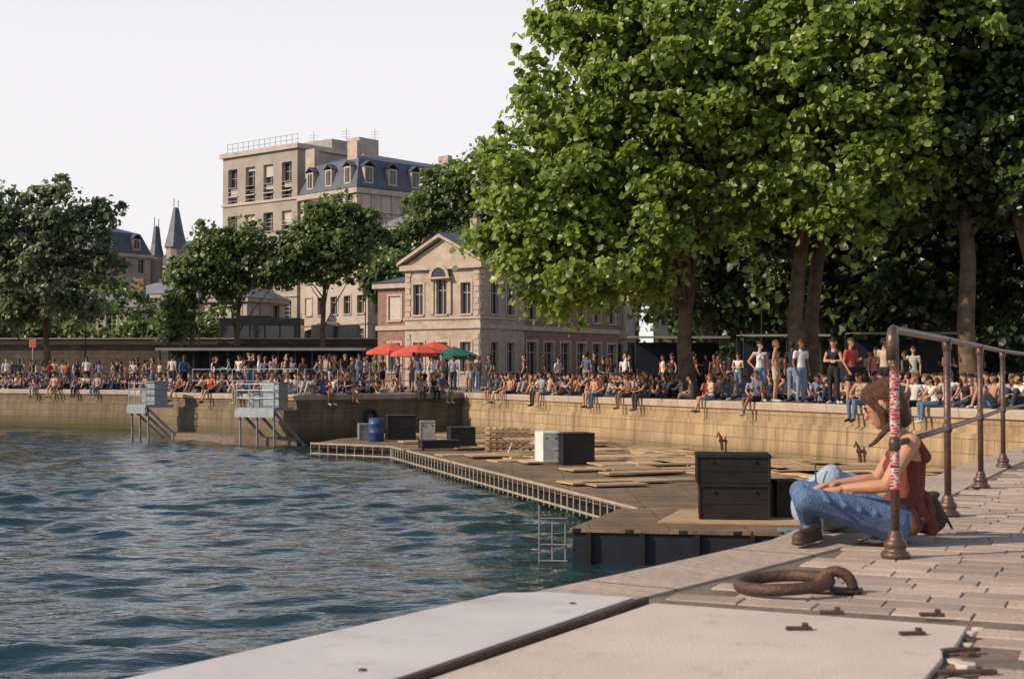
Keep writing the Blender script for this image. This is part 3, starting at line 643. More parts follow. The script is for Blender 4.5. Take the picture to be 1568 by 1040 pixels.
for x,y,r,h0,h1 in ((-39.9,168.5,1.15,15.6,20.6),(-42.2,168.5,.75,14.6,18.4)):
    tt['turrets'].lathe((x,y,8),[(r,0),(r,h0-8),(r*1.15,h0-7.8)],'grey',10); tt['turret_roofs'].lathe((x,y,h0),[(r*1.2,.2),(r*.8,(h1-h0)*.4),(.35,h1-h0-.2),(.0,h1-h0)],'slate',8)
    tt['finials'].tube([(x-.25,y,h1-.3),(x-.25,y,h1+1.0)],.05,'slate',n=5); tt['finials'].tube([(x+.25,y,h1-.3),(x+.25,y,h1+.8)],.05,'slate',n=5)
tt['turret_windows'].box((-39.9,167.3,13.7),(.4,.15,1.2),'glass')
tt.done('turreted_house')

# --- raised road with retaining wall
rw=Parts()
rw['retaining_wall'].poly([(-220,110,0),(-9.6,110,0),(-9.6,110,3.1),(-220,110,3.1)],'embank',[(0,0),(210,0),(210,3.1),(0,3.1)])
rw['retaining_wall'].poly([(-9.6,110,0),(-6,119,0),(-6,119,3.1),(-9.6,110,3.1)],'embank',[(0,0),(9,0),(9,3.1),(0,3.1)])
rw['parapet'].box((-115,110,3.3),(211,.5,.45),'embank'); rw['parapet'].box((-115,110,3.56),(211,.65,.09),'grey')
rw['road_surface'].poly([(-220,110.2,zr),(-9.6,110.2,zr),(-6,119,zr),(-2,200,zr),(-220,260,zr)],'asphalt')
rw['road_surface'].poly([(-6,119,0),(-2,200,0),(-2,200,zr),(-6,119,zr)],'embank',[(0,0),(80,0),(80,2),(0,2)])
rw.done('raised_road')
def bus(name,x,y,z,L,m,H=2.85):
    p=Parts(); p['body'].box((x,y,z+.35+ (H-.35)/2),(L,2.4,H-.35),m)
    n=int(L/1.25)
    for i in range(n): p['windows'].box((x-L/2+.7+i*(L-.5)/n,y-1.205,z+1.75),((L-.5)/n-.12,.02,.95),'glass')
    p['windscreen'].box((x+L/2+.003,y,z+1.7),(.02,2.1,1.2),'glass'); p['lower_panel'].box((x,y-1.206,z+.85),(L*.96,.02,.5),'green' if m=='white' else 'metal')
    for sx in (-.32,.32):
        for s in (-1,1): p['wheels'].tube([(x+sx*L,y+s*1.2,z+.45),(x+sx*L,y+s*.95,z+.45)],.45,'black',n=16)
    p['roof_unit'].box((x-.5,y,z+H+.1),(L*.4,1.6,.2),m)
    p.done(name,bevel=.06)
bus('city_bus',-19.9,113.2,zr,6.4,'dark')
bus('delivery_truck',-14.0,113.2,zr,3.6,'canvas',2.3)
cf=Parts(); x0_,x1_=-21.5,-8.8; yy=86
cf['roof'].box(((x0_+x1_)/2,yy+1.4,2.35),(x1_-x0_,3.4,.14),'dark'); cf['fascia'].box(((x0_+x1_)/2,yy-.33,2.33),(x1_-x0_,.06,.16),'zinc')
for i in range(13):
    x=x0_+.2+i*(x1_-x0_-.4)/12; cf['posts'].box((x,yy,1.14),(.1,.1,2.28),'dark')
cf['back_wall'].box(((x0_+x1_)/2,yy+3.0,1.14),(x1_-x0_,.1,2.27),'dark'); cf['counter'].box(((x0_+x1_)/2,yy+1.6,.55),(x1_-x0_-2,.6,1.1),'black')
cf.done('cafe_pavilion')
def awning(x,y,L,rot,m='canvas'):
    p=Parts(); cs,sn=math.cos(rot),math.sin(rot)
    def P(u,v,z): return (x+u*cs-v*sn,y+u*sn+v*cs,z)
    p['canopy'].hexa([P(0,-1.3,2.48),P(L,-1.3,2.48),P(L,1.6,2.52),P(0,1.6,2.52),P(0,-1.3,2.51),P(L,-1.3,2.51),P(L,1.6,2.55),P(0,1.6,2.55)],m)
    p['valance'].hexa([P(0,-1.33,2.42),P(L,-1.33,2.42),P(L,-1.3,2.42),P(0,-1.3,2.42),P(0,-1.33,2.51),P(L,-1.33,2.51),P(L,-1.3,2.51),P(0,-1.3,2.51)],'canvas')
    k=int(L/1.6)
    for i in range(k+1):
        for v in (-1.2,1.5): p['posts'].tube([P(L*i/k,v,0),P(L*i/k,v,2.45)],.03,'dark',n=6)
    p['counter'].box(P(L/2,.6,.55),(L-.6,.7,1.1),'dark',rot); p['back_panel'].box(P(L/2,1.62,1.2),(L,.06,2.2),'dark',rot)
    p.done('stall_canopy')
awning(5.4,64,4.2,0.05); awning(9.8,61,3.6,-0.05); awning(13.8,58,4.5,-0.1)
def parasol(x,y,h,r,m):
    p=Parts(); n=8
    for i in range(n):
        a0=2*math.pi*i/n;a1=2*math.pi*(i+1)/n
        q0=(x+r*math.cos(a0),y+r*math.sin(a0),h);q1=(x+r*math.cos(a1),y+r*math.sin(a1),h)
        mid0=(x+.5*r*math.cos(a0),y+.5*r*math.sin(a0),h+.30);mid1=(x+.5*r*math.cos(a1),y+.5*r*math.sin(a1),h+.30)
        p['canopy'].poly([q0,q1,mid1,mid0],m); p['canopy'].poly([mid0,mid1,(x,y,h+.5)],m)
        p['valance'].poly([q0,q1,(q1[0],q1[1],h-.18),(q0[0],q0[1],h-.18)],m)
        p['ribs'].tube([(x,y,h-.3),mid0],.015,'metal',n=4,cap=False)
    p['pole'].tube([(x,y,0),(x,y,h+.55)],.04,'metal',n=8); p['base'].lathe((x,y,0),[(0,0),(.35,0),(.33,.1),(.05,.14)],'dark')
    p.done('cafe_parasol')
parasol(-5.0,76,1.95,1.5,'red'); parasol(-6.8,80,2.1,1.4,'red'); parasol(-3.1,76,1.80,1.35,'green'); parasol(-4.5,82,2.2,1.5,'red')
def lamp(x,y,h,z=0):
    p=Parts(); p['pole'].tube([(x,y,z),(x,y,z+1),(x,y,z+h)],[.08,.05,.035],'dark'); p['base'].lathe((x,y,z),[(0,0),(.16,0),(.15,.2),(.08,.5)],'dark')
    p['lantern'].lathe((x,y,z+h),[(.05,0),(.14,.1),(.17,.38),(.1,.46),(0,.55)],'zinc',8); p['cap'].lathe((x,y,z+h+.38),[(.2,0),(.08,.15),(0,.22)],'dark',8); p.done('street_lamp',smooth=False)
lamp(11.6,66,4.2); lamp(-19.5,88.5,5.5); lamp(-11.5,111.5,4.5,zr); lamp(-30,100,5)
def sign(x,y,h,m):
    p=Parts(); p['pole'].tube([(x,y,0),(x,y,h)],.04,'metal',n=6); p['panel'].box((x,y-.05,h-.2),(.35,.04,.4),m); p['border'].box((x,y-.045,h-.2),(.40,.03,.46),'white'); p.done('sign_post')
sign(-31,92,3.0,'red'); sign(16.5,52,2.3,'white')

# ---------------------------------------------------------------- trees
LEAF=np.array([(0,-.5,0),(.5,-.1,.14),(.30,.28,.07),(0,.55,0),(-.30,.28,.07),(-.5,-.1,.14)])
def leaves(centers,radii,n,size,name,m,parent,lobes=None,loose=.3):
    K=len(centers); n1=n if lobes is None else int(n*(1-loose))
    asp=rng.uniform(.6,1.5,(K,3))*np.array([1.1,1.1,.62]); wgt=radii[:,0]**2; idx=rng.choice(K,n1,p=wgt/wgt.sum())
    d=rng.normal(size=(n1,3)); d/=np.linalg.norm(d,axis=1)[:,None]
    rr=np.abs(rng.normal(0.58,0.32,n1))
    pos=centers[idx]+d*rr[:,None]*radii[idx]*asp[idx]
    pos[:,2]-=0.35*radii[idx][:,0]*rr**2
    if lobes is not None:
        L=np.array([(l[0],l[1],l[2],l[3],(l[4] if len(l)>4 else l[3])) for l in lobes]); n2=n-n1
        pw=L[:,3]**2; li=rng.choice(len(L),n2,p=pw/pw.sum()); d2=rng.normal(size=(n2,3)); d2/=np.linalg.norm(d2,axis=1)[:,None]
        r2=rng.uniform(.2,1.25,n2)**.6; p2=L[li,:3]+d2*r2[:,None]*np.stack([L[li,3],L[li,3],L[li,4]],-1)
        pos=np.concatenate([pos,p2]); d=np.concatenate([d,d2])
    nor=d*0.35+rng.normal(size=(n,3))*0.55+np.array([-.45,-.25,0.42]); nor/=np.linalg.norm(nor,axis=1)[:,None]
    t=rng.normal(size=(n,3)); t-= (t*nor).sum(1)[:,None]*nor; t/=np.linalg.norm(t,axis=1)[:,None]; bt=np.cross(nor,t)
    s=size*rng.uniform(.5,1.3,n)
    V=pos[:,None,:]+s[:,None,None]*(LEAF[None,:,0:1]*t[:,None,:]+LEAF[None,:,1:2]*bt[:,None,:]+LEAF[None,:,2:3]*nor[:,None,:])
    V=V.reshape(-1,3); base=(np.arange(n)*6)[:,None]
    F=np.stack([base+np.array([0,1,2,3]),base+np.array([0,3,4,5])],1).reshape(-1,4)
    return fastmesh(name,V,F,[m],False,parent)
def tree(name,trunk,tr,lobes,nl,size,m='leafA',clump=(0.25,0.85),fork=None,n_c=46,loose=.07):
    e=empty(name); mb=MB(); mb.tube(trunk,tr,'bark',n=12)
    top=Vector(trunk[-1]); fork=Vector(fork) if fork else Vector(trunk[-2])
    CC=[];RR=[]
    for l in lobes:
        c=Vector(l[:3]); r=l[3]; rz=l[4] if len(l)>4 else r
        st=fork.lerp(top,random.random()); mid=st.lerp(c,.5)+Vector((random.uniform(-.5,.5),random.uniform(-.5,.5),random.uniform(-.3,.5)))
        r0=tr[-1]*.5
        mb.tube([st,st.lerp(mid,.5)+Vector((0,0,.15)),mid,c],[r0,r0*.75,r0*.5,r0*.25],'bark',n=7)
        k=max(8,int(n_c*(r/2.5)**2))
        for i in range(k):
            d=Vector((random.gauss(0,1),random.gauss(0,1),random.gauss(0,1))).normalized(); q=random.uniform(.3,1.3)**.6
            p=c+Vector((d.x*r*q,d.y*r*q,d.z*rz*q))
            CC.append(p); RR.append(random.uniform(*clump)*(1.0 if q<1 else .65))
            if i%3==0:
                mm=c.lerp(p,.5)+Vector((0,0,-.15)); mb.tube([mid.lerp(c,random.random()),mm,p],[r0*.22,r0*.14,r0*.05],'bark',n=5,cap=False)
    mb.obj('trunk_and_limbs',e,smooth=True)
    leaves(np.array([tuple(c) for c in CC]),np.array(RR)[:,None],nl,size,'foliage',m,e,lobes,loose)
    return e
tree('plane_tree',[(6.3,50,-.1),(6.2,50,.3),(6.05,50,1.8),(6.1,50,3.0),(6.3,50,4.2)],[.46,.31,.26,.25,.22],
 [(1.0,48,6.9,2.2),(1.9,47.5,4.7,1.8),(0.6,48.5,5.6,1.6),(2.5,48,10.6,2.3),(2.5,48,13.9,2.0),(4.2,47.5,6.6,2.2),(3.9,48.5,8.6,2.4),(4.8,47,10.6,2.7),(4.8,48,13.8,2.8),(6.8,48,6.9,2.0),(7.2,47,9.4,2.6),(7.6,49,13,3),(5,52,9,3),(1.1,49,8.8,1.7),(3.0,46.5,4.9,1.3),
  (1.9,47,3.6,1.0),(3.8,47.5,4.6,1.4),(5.2,47.5,5.4,1.3),(3.1,48,12.3,2.2),(6.0,47.5,12,2.5),(2.6,47.5,8.0,2.0),(-0.2,48.5,7.4,1.3),(0.6,47.5,4.4,0.9),(-0.3,48.5,5.8,.9)],
 88000,.235,'leafA',fork=(6.1,50,2.9))
tree('plane_tree',[(9.95,49,-.1),(9.9,49,.4),(9.75,49,2.5),(9.9,49,4.6),(10.2,49,6.5)],[.45,.33,.27,.24,.2],
 [(10.3,46,8.0,2.1),(10.9,45.5,6.5,1.3),(9.3,46,10.5,2.3),(11.6,45.5,10.6,2.4),(12.6,46,7.6,1.4),(10.5,46,13.6,2.6),(13.2,45,12.6,2.3),(9,50,12,3),(8.9,46.5,7.4,1.4),(12.2,45,8.9,1.5)],
 44000,.235,'leafA')
tree('plane_tree',[(10.65,50.5,-.1),(10.7,50.5,.4),(10.6,50.5,2.5),(10.9,50.5,5),(11.4,50.5,7)],[.42,.30,.26,.22,.18],
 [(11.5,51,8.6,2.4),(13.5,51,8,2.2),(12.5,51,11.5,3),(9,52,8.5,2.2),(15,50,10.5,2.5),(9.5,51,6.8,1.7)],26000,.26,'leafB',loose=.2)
tree('plane_tree',[(15.2,47,-.1),(15.15,47,.4),(15.0,47,2.4),(15.1,47,4.5),(15.0,47,6.5)],[.48,.34,.29,.26,.2],
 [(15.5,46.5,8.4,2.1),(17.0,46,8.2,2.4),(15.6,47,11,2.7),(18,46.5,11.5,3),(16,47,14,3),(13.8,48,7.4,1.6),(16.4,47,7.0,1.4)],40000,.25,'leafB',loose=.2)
tree('plane_tree',[(17.5,46,-.1),(17.5,46,.4),(17.2,46,3),(16.4,46,6),(15.9,46,8)],[.4,.28,.23,.2,.16],
 [(18.5,46,9,2.5),(17.5,48,8,2.4),(20,44,7.5,2.5),(20.5,45,11,3)],16000,.25,'leafB')
for x,y,s in ((13,60,0),(18.5,62,1),(24,58,2),(29,63,3),(22,70,4),(15.5,73,5),(32,72,6),(10,70,7)):
    random.seed(40+s)
    lb=[(x+random.uniform(-3.5,3.5),y+random.uniform(-2,2),random.uniform(4.6,12),random.uniform(2.0,2.9)) for _ in range(8)]
    tree('plane_tree',[(x,y,-.1),(x,y,.4),(x+random.uniform(-.3,.3),y,3),(x+random.uniform(-.8,.8),y,6)],[.4,.3,.25,.18],lb,13000,.38,'leafB',n_c=24,loose=.4)
random.seed(5)
def auto(name,x,y,zt,lobes,nl,size=.36,m='leafC',r=.25,z=0,n_c=34,clump=(.35,.9)):
    tree(name,[(x,y,z-.1),(x+.1,y,z+1.2),(x-.1,y,z+(zt-z)*.5),(x+.1,y,zt)],[r*1.4,r,r*.8,r*.5],lobes,nl,size,m,n_c=n_c,clump=clump,loose=.15)
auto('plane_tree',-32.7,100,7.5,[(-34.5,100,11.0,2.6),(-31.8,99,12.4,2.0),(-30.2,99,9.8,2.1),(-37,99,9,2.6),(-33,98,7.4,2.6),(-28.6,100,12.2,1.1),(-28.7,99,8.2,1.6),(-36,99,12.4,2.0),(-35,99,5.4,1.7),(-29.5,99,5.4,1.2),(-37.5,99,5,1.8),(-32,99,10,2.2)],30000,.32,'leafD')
auto('plane_tree',-20.8,108,7,[(-22.5,107,9.4,2.0),(-20,107,10.8,1.9),(-18.3,107,9.2,1.9),(-24.6,107,7.4,1.7),(-25.4,107,5.2,1.3),(-21.5,107,8.0,1.6),(-23,107,11,1.3),(-20.5,107,9,1.8),(-17.2,107,8.4,1.4)],19000,.33)
auto('plane_tree',-24.0,107,6,[(-24,107,8.2,1.8),(-25.0,106,4.5,1.3)],5500,.34)
auto('plane_tree',-14.3,108,8,[(-15.6,107,10.4,2.0),(-13.2,107,12.6,2.0),(-11.7,107,10.6,2.0),(-14.6,107,12.2,1.8),(-17.3,107,9.8,1.6),(-13.4,107,9.4,1.8),(-13.5,107,11,2),(-10.8,107,12,1.3),(-15.8,107,8.6,1.2)],19000,.33)
auto('chestnut_tree',-4.5,120,11,[(-5,120,15,2.7),(-3,120,17.2,2.4),(-1.5,120,14,2.6),(-7.5,120,14,2.2),(-5.8,120,17.0,1.7),(-.5,120,18,2.2),(-9.4,119,11.5,1.8),(-3.5,120,12,2.5)],26000,.38,z=2)
auto('chestnut_tree',-9.8,115,6,[(-9.5,114,9.0,1.6),(-10.8,114,8.0,1.3)],6000,.34)
e=empty('distant_trees')
random.seed(9)
cs=[];rs=[]
for i in range(380):
    x=random.uniform(-75,-24); cs.append((x,random.uniform(114,124),random.uniform(2.5,7.0+2*math.sin(x*.5)))); rs.append(random.uniform(.8,1.6))
leaves(np.array(cs),np.array(rs)[:,None],28000,.42,'foliage_row','leafC',e)
cs=[];rs=[]
for i in range(420):
    x=random.uniform(9,50); cs.append((x,random.uniform(84,92),random.uniform(0.5,8.5))); rs.append(random.uniform(.9,1.8))
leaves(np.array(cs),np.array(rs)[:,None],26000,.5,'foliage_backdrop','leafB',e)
hd=empty('hedge'); cs=[];rs=[]
for i in range(260):
    x=random.uniform(15,45); cs.append((x,random.uniform(70,73),random.uniform(.3,2.4))); rs.append(random.uniform(.5,.9))
leaves(np.array(cs),np.array(rs)[:,None],14000,.32,'hedge_foliage','leafB',hd)

# ---------------------------------------------------------------- people
_unit=None
def unit_pts():
    global _unit
    if _unit is None:
        bm=bmesh.new(); bmesh.ops.create_icosphere(bm,subdivisions=2,radius=1); _unit=[v.co.copy() for v in bm.verts]; bm.free()
    return _unit
def v3(r): return Vector((r,r,r)) if not hasattr(r,'__len__') else Vector(r)
def remesh_body(name,prims,vox,mats,smooth_it=4):
    bm=bmesh.new()
    for p0,r0,p1,r1,m in prims:
        vs=[]
        for c,r in ((Vector(p0),v3(r0)),(Vector(p1),v3(r1))):
            for u in unit_pts(): vs.append(bm.verts.new((c.x+u.x*r.x,c.y+u.y*r.y,c.z+u.z*r.z)))
            if (Vector(p0)-Vector(p1)).length<1e-6: break
        res=bmesh.ops.convex_hull(bm,input=vs)
        dele=[g for g in set(res['geom_interior'])|set(res['geom_unused']) if isinstance(g,bmesh.types.BMVert) and g.is_valid]
        bmesh.ops.delete(bm,geom=dele,context='VERTS')
    me=bpy.data.meshes.new(name); bm.to_mesh(me); bm.free()
    o=bpy.data.objects.new(name,me); COL.objects.link(o)
    r=o.modifiers.new('r','REMESH'); r.mode='VOXEL'; r.voxel_size=vox
    s=o.modifiers.new('s','SMOOTH'); s.factor=.5; s.iterations=smooth_it
    dg=bpy.context.evaluated_depsgraph_get(); me2=bpy.data.meshes.new_from_object(o.evaluated_get(dg)); 
    bpy.data.objects.remove(o); bpy.data.meshes.remove(me)
    me2.name=name; me2.materials.clear()
    names=[]
    for p in prims:
        if p[4] not in names: names.append(p[4])
    for k in names: me2.materials.append(mats[k] if k in mats else M[k])
    n=len(me2.polygons); C=np.empty(n*3,dtype=np.float32); me2.polygons.foreach_get('center',C); C=C.reshape(-1,3)
    best=np.full(n,1e9); idx=np.zeros(n,dtype=np.int32)
    for p0,r0,p1,r1,m in prims:
        a=np.array(Vector(p0));b=np.array(Vector(p1));ra=np.array(v3(r0));rb=np.array(v3(r1)); d=b-a; L=d@d
        t=np.clip(((C-a)@d)/L,0,1) if L>1e-9 else np.zeros(n)
        c=a+t[:,None]*d; rr=ra+t[:,None]*(rb-ra); k=np.linalg.norm((C-c)/rr,axis=1); dist=(k-1)*rr.min(1)
        w=dist<best; best[w]=dist[w]; idx[w]=names.index(m)
    me2.polygons.foreach_set('material_index',idx); me2.polygons.foreach_set('use_smooth',np.ones(n,dtype=bool)); me2.update()
    return me2
def hand_prims(wr,d,nrm,side,curl=0.4,fr=.0085):
    wr=Vector(wr);d=Vector(d).normalized();nrm=Vector(nrm);nrm=(nrm-d*nrm.dot(d)).normalized();lat=d.cross(nrm)*side
    pr=[]
    for k in (-.024,-.008,.008,.024):
        pr.append((wr+d*.01+lat*k*.7,.014,wr+d*.085+lat*k,.0125,'skin'))
    for k,l in ((-.027,.060),(-.009,.074),(.009,.080),(.027,.072)):
        a=wr+d*.085+lat*k; b=a+(d*math.cos(curl*.6)-nrm*math.sin(curl*.6))*l*.5+lat*k*.12; c=b+(d*math.cos(curl*1.7)-nrm*math.sin(curl*1.7))*l*.5
        pr.append((a,fr+.0012,b,fr,'skin')); pr.append((b,fr,c,fr*.8,'skin'))
    a=wr+d*.025+lat*.026; b=a+(d*.7+lat*.7-nrm*.2).normalized()*.035; c=b+(d*.93+lat*.3-nrm*.3).normalized()*.03
    pr+= [(a,.0125,b,.0105,'skin'),(b,.0105,c,.0085,'skin')]
    return pr
def head_prims(H,f,up,hair='short',s=1.0):
    H=Vector(H);f=Vector(f).normalized();up=(Vector(up)-f*Vector(up).dot(f)).normalized();r=f.cross(up)
    def q(a,b,c): return H+r*a*s+f*b*s+up*c*s
    pr=[(q(0,-.015,.03),.082*s,q(0,.012,.02),.078*s,'skin'),(q(0,.02,.0),.068*s,q(0,.05,-.075),.036*s,'skin'),
        (q(0,.088,.01),.009*s,q(0,.106,-.024),.0125*s,'skin'),
        (q(-.02,.083,-.052),.009*s,q(.02,.083,-.052),.009*s,'skin')]
    for x in (-.03,.03):
        pr.append((q(x,.078,.012),.0125*s,q(x,.079,.012),.0125*s,'eye'))
        pr.append((q(x*.5,.088,.03),.008*s,q(x*1.5,.08,.031),.007*s,'hair'))
    for x in (-.082,.082): pr.append((q(x,-.01,.015),(.012*s,.02*s,.026*s),q(x*1.03,-.016,-.01),.011*s,'skin'))
    pr.append((q(0,-.03,.055),.088*s,q(0,.018,.068),.074*s,'hair')); pr.append((q(0,-.045,.0),.072*s,q(0,-.035,.05),.08*s,'hair'))
    if hair=='long':
        for x in (-.05,0,.05): pr.append((q(x,-.05,.03),.055*s,q(x*1.3,-.075,-.19),.035*s,'hair'))
    if hair=='bun': pr.append((q(0,-.10,.09),.045*s,q(0,-.12,.1),.04*s,'hair'))
    if hair=='pony': pr.append((q(0,-.11,.05),.03*s,q(0,-.15,-.12),.018*s,'hair'))
    return pr
def body(J,female=False,sleeve=.5,legs='pants',hair='short',bare=False,fingers=True,w=1.0):
    V=Vector; P,C,Nk,H=V(J['P']),V(J['C']),V(J['N']),V(J['H'])
    T='skin' if bare else 'top'; sw=.9 if female else 1.0
    pr=[]; mid=P.lerp(C,.45)
    pr.append((C,(.135*sw*w,.088,.085),mid,(.115*sw*w,.085,.08),T)); pr.append((mid,(.118*sw*w,.087,.08),P+V((0,0,.05)),(.135*w,.1,.07),T))
    pr.append((P+V((0,0,.02)),(.145*w,.108,.075),P-V((0,0,.03)),(.14*w,.1,.07),'bot'))
    pr.append((C+V((0,0,.05)),(.07,.06,.05),Nk,(.052,.05,.04),'skin' if not bare and female else T)); pr.append((Nk-V((0,0,.02)),.05,Nk.lerp(H,.75),.047,'skin'))
    if female and not bare:
        for x in (-.062,.062): pr.append((C+V((x,-.055,-.05)),.05,C+V((x,-.06,-.055)),.05,T))
    for s,k in ((1,'l'),(-1,'r')):
        sh,el,wr=V(J['sh'+k]),V(J['el'+k]),V(J['wr'+k])
        pr.append((C+V((s*.06,0,.05)),.06,sh,.052*w,T))
        pr.append((sh,.05*w,el,.036*w,'skin')); pr.append((el,.036*w,wr,.025,'skin'))
        if sleeve and not bare:
            t=min(sleeve,1); pr.append((sh,.058*w,sh.lerp(el,t),.05*w,T))
            if sleeve>1: pr.append((el,.046,el.lerp(wr,.9),.034,T))
        hd=(wr-el).normalized(); nr=V(J.get('hn'+k,(s*1,0,.3)))
        hdir=V(J['hd'+k]) if 'hd'+k in J else hd
        pr+=hand_prims(wr,hdir,nr,s if J.get('flip') else -s,J.get('curl',.5),.0095)
        hp,kn,an,to=V(J['hp'+k]),V(J['kn'+k]),V(J['an'+k]),V(J['to'+k])
        if legs=='pants':
            pr.append((hp,.092*w,kn,.066,'bot')); pr.append((kn,.066,kn.lerp(an,.92),.05,'bot')); pr.append((kn.lerp(an,.9),.036,an,.036,'skin'))
        elif legs=='shorts':
            pr.append((hp,.094*w,hp.lerp(kn,.6),.082,'bot')); pr.append((hp.lerp(kn,.5),.07,kn,.052,'skin')); pr.append((kn,.052,kn.lerp(an,.35),.052,'skin')); pr.append((kn.lerp(an,.35),.052,an,.034,'skin'))
        else:
            pr.append((hp,.095,kn.lerp(hp,.15),.11,'bot')); pr.append((kn,.052,kn.lerp(an,.35),.05,'skin')); pr.append((kn.lerp(an,.35),.05,an,.033,'skin'))
        pr.append((an+V((0,.01,-.03)),.04,to,.034,'shoe')); 
    if legs=='skirt': pr.append((V(J['hpl']).lerp(V(J['knl']),.8),.1,V(J['hpr']).lerp(V(J['knr']),.8),.1,'bot'))
    pr+=head_prims(H,J.get('f',(0,-1,0)),J.get('up',(0,0,1)),hair)
    return pr
def standJ(**k):
    J=dict(P=(0,0,.93),C=(0,.0,1.30),N=(0,.015,1.45),H=(0,-.01,1.60),
     shl=(.175,0,1.375),shr=(-.175,0,1.375),ell=(.23,.04,1.10),elr=(-.23,.04,1.10),wrl=(.22,-.06,.87),wrr=(-.22,-.06,.87),
     hpl=(.085,0,.90),hpr=(-.085,0,.90),knl=(.095,-.02,.5),knr=(-.095,-.01,.5),anl=(.10,.03,.09),anr=(-.10,.03,.09),tol=(.12,-.13,.035),tor=(-.12,-.13,.035))
    J.update(k); return J
def ledgeJ(**k):
    J=dict(P=(0,0,.12),C=(0,.0,.48),N=(0,-.0,.63),H=(0,-.05,.775),
     shl=(.17,0,.555),shr=(-.17,0,.555),ell=(.21,-.02,.30),elr=(-.21,-.02,.30),wrl=(.15,-.22,.22),wrr=(-.15,-.22,.22),hnl=(0,0,1),hnr=(0,0,1),
     hpl=(.085,-.03,.09),hpr=(-.085,-.03,.09),knl=(.1,-.44,.09),knr=(-.1,-.44,.09),anl=(.1,-.46,-.33),anr=(-.12,-.40,-.33),tol=(.11,-.6,-.40),tor=(-.13,-.54,-.40))
    J.update(k); return J
def crossJ(**k):
    J=dict(P=(0,0,.12),C=(0,.0,.47),N=(0,-.02,.61),H=(0,-.08,.75),
     shl=(.17,0,.54),shr=(-.17,0,.54),ell=(.24,-.08,.31),elr=(-.24,-.08,.31),wrl=(.18,-.28,.25),wrr=(-.18,-.28,.25),hnl=(0,0,1),hnr=(0,0,1),
     hpl=(.09,-.02,.11),hpr=(-.09,-.02,.11),knl=(.31,-.36,.18),knr=(-.31,-.36,.18),anl=(-.04,-.42,.08),anr=(.06,-.36,.08),tol=(-.18,-.46,.05),tor=(.20,-.38,.05))
    J.update(k); return J
def kneesJ(**k):
    J=crossJ(C=(0,-.03,.46),H=(0,-.12,.74),knl=(.12,-.34,.46),knr=(-.12,-.34,.46),anl=(.12,-.52,.09),anr=(-.12,-.52,.09),tol=(.13,-.66,.035),tor=(-.13,-.66,.035),
      ell=(.24,-.18,.34),elr=(-.24,-.18,.34),wrl=(.08,-.40,.36),wrr=(-.08,-.40,.33)); J.update(k); return J
VX=.017
ST=[ (standJ(),dict()),
     (standJ(ell=(.25,.0,1.12),wrl=(.12,-.22,1.18),wrr=(-.2,-.1,.88)),dict(sleeve=.5,legs='shorts')),
     (standJ(ell=(.24,-.03,1.13),wrl=(-.02,-.19,1.15),elr=(-.24,-.03,1.13),wrr=(.02,-.2,1.12),knl=(.12,-.03,.5),tol=(.18,-.11,.035)),dict(female=True,hair='long',sleeve=0)),
     (standJ(elr=(-.32,.08,1.14),wrr=(-.19,-.0,.98),f=(.5,-.8,-.1),knr=(-.12,-.12,.5),anr=(-.12,-.02,.09)),dict(female=True,hair='bun',legs='skirt',sleeve=0)),
     (standJ(wrl=(.10,-.30,1.2),ell=(.22,-.06,1.13),f=(-.6,-.7,-.1)),dict(sleeve=1.5)),
     (standJ(),dict(bare=True,legs='shorts'))]
LE=[ (ledgeJ(),dict()),
     (ledgeJ(C=(0,.06,.47),N=(0,.07,.62),H=(0,.03,.76),shl=(.17,.06,.55),shr=(-.17,.06,.55),ell=(.24,.2,.31),elr=(-.24,.2,.31),wrl=(.24,.24,.07),wrr=(-.24,.24,.07),knl=(.1,-.42,.12)),dict(legs='shorts')),
     (ledgeJ(C=(0,-.08,.46),N=(0,-.12,.6),H=(0,-.19,.72),shl=(.17,-.09,.53),shr=(-.17,-.09,.53),ell=(.2,-.26,.32),elr=(-.2,-.26,.32),wrl=(.05,-.4,.24),wrr=(-.05,-.42,.26),f=(.2,-1,-.3)),dict(female=True,hair='long',sleeve=0)),
     (ledgeJ(f=(.8,-.5,0),wrr=(-.05,-.26,.38),knl=(.12,-.44,.1),anl=(.0,-.55,-.3),tol=(0,-.7,-.36)),dict(female=True,hair='pony',sleeve=0,legs='shorts')),
     (ledgeJ(f=(-.7,-.6,0)),dict(bare=True,legs='shorts'))]
GR=[ (crossJ(),dict()),(crossJ(f=(.7,-.7,0)),dict(female=True,hair='long',sleeve=0)),(kneesJ(),dict(legs='shorts')),(kneesJ(f=(-.6,-.6,0)),dict(female=True,hair='bun',sleeve=0)),
     (kneesJ(C=(0,.08,.45),N=(0,.1,.6),H=(0,.06,.74),shl=(.17,.1,.53),shr=(-.17,.1,.53),ell=(.26,.24,.3),elr=(-.26,.24,.3),wrl=(.25,.28,.06),wrr=(-.25,.28,.06)),dict(bare=True,legs='shorts'))]
def build(tag,L): return [remesh_body(f'{tag}_{i}',body(J,**o),VX,{}, 3) for i,(J,o) in enumerate(L)]
MS,ML,MG=build('standing',ST),build('ledge',LE),build('ground_sitting',GR)
crowd=empty('crowd_of_people'); cnt=[0]
random.seed(21)
def pick(L): return L[-1] if random.random()<.07 else random.choice(L[:-1])
def place(me,x,y,rot,parent=crowd,name=None,sc=None,over=None,z=0.0):
    if parent: cnt[0]+=1
    if over:
        me=me.copy()
        for i,mm in enumerate(me.materials):
            for k,v in over.items():
                if mm==M[k]: me.materials[i]=v
    o=bpy.data.objects.new(name or f'person_{cnt[0]}',me); COL.objects.link(o); o.location=(x,y,z); o.rotation_euler=(0,0,rot)
    s=sc or random.uniform(.92,1.06); o.scale=(s,s,s)
    if parent: o.parent=parent
    return o
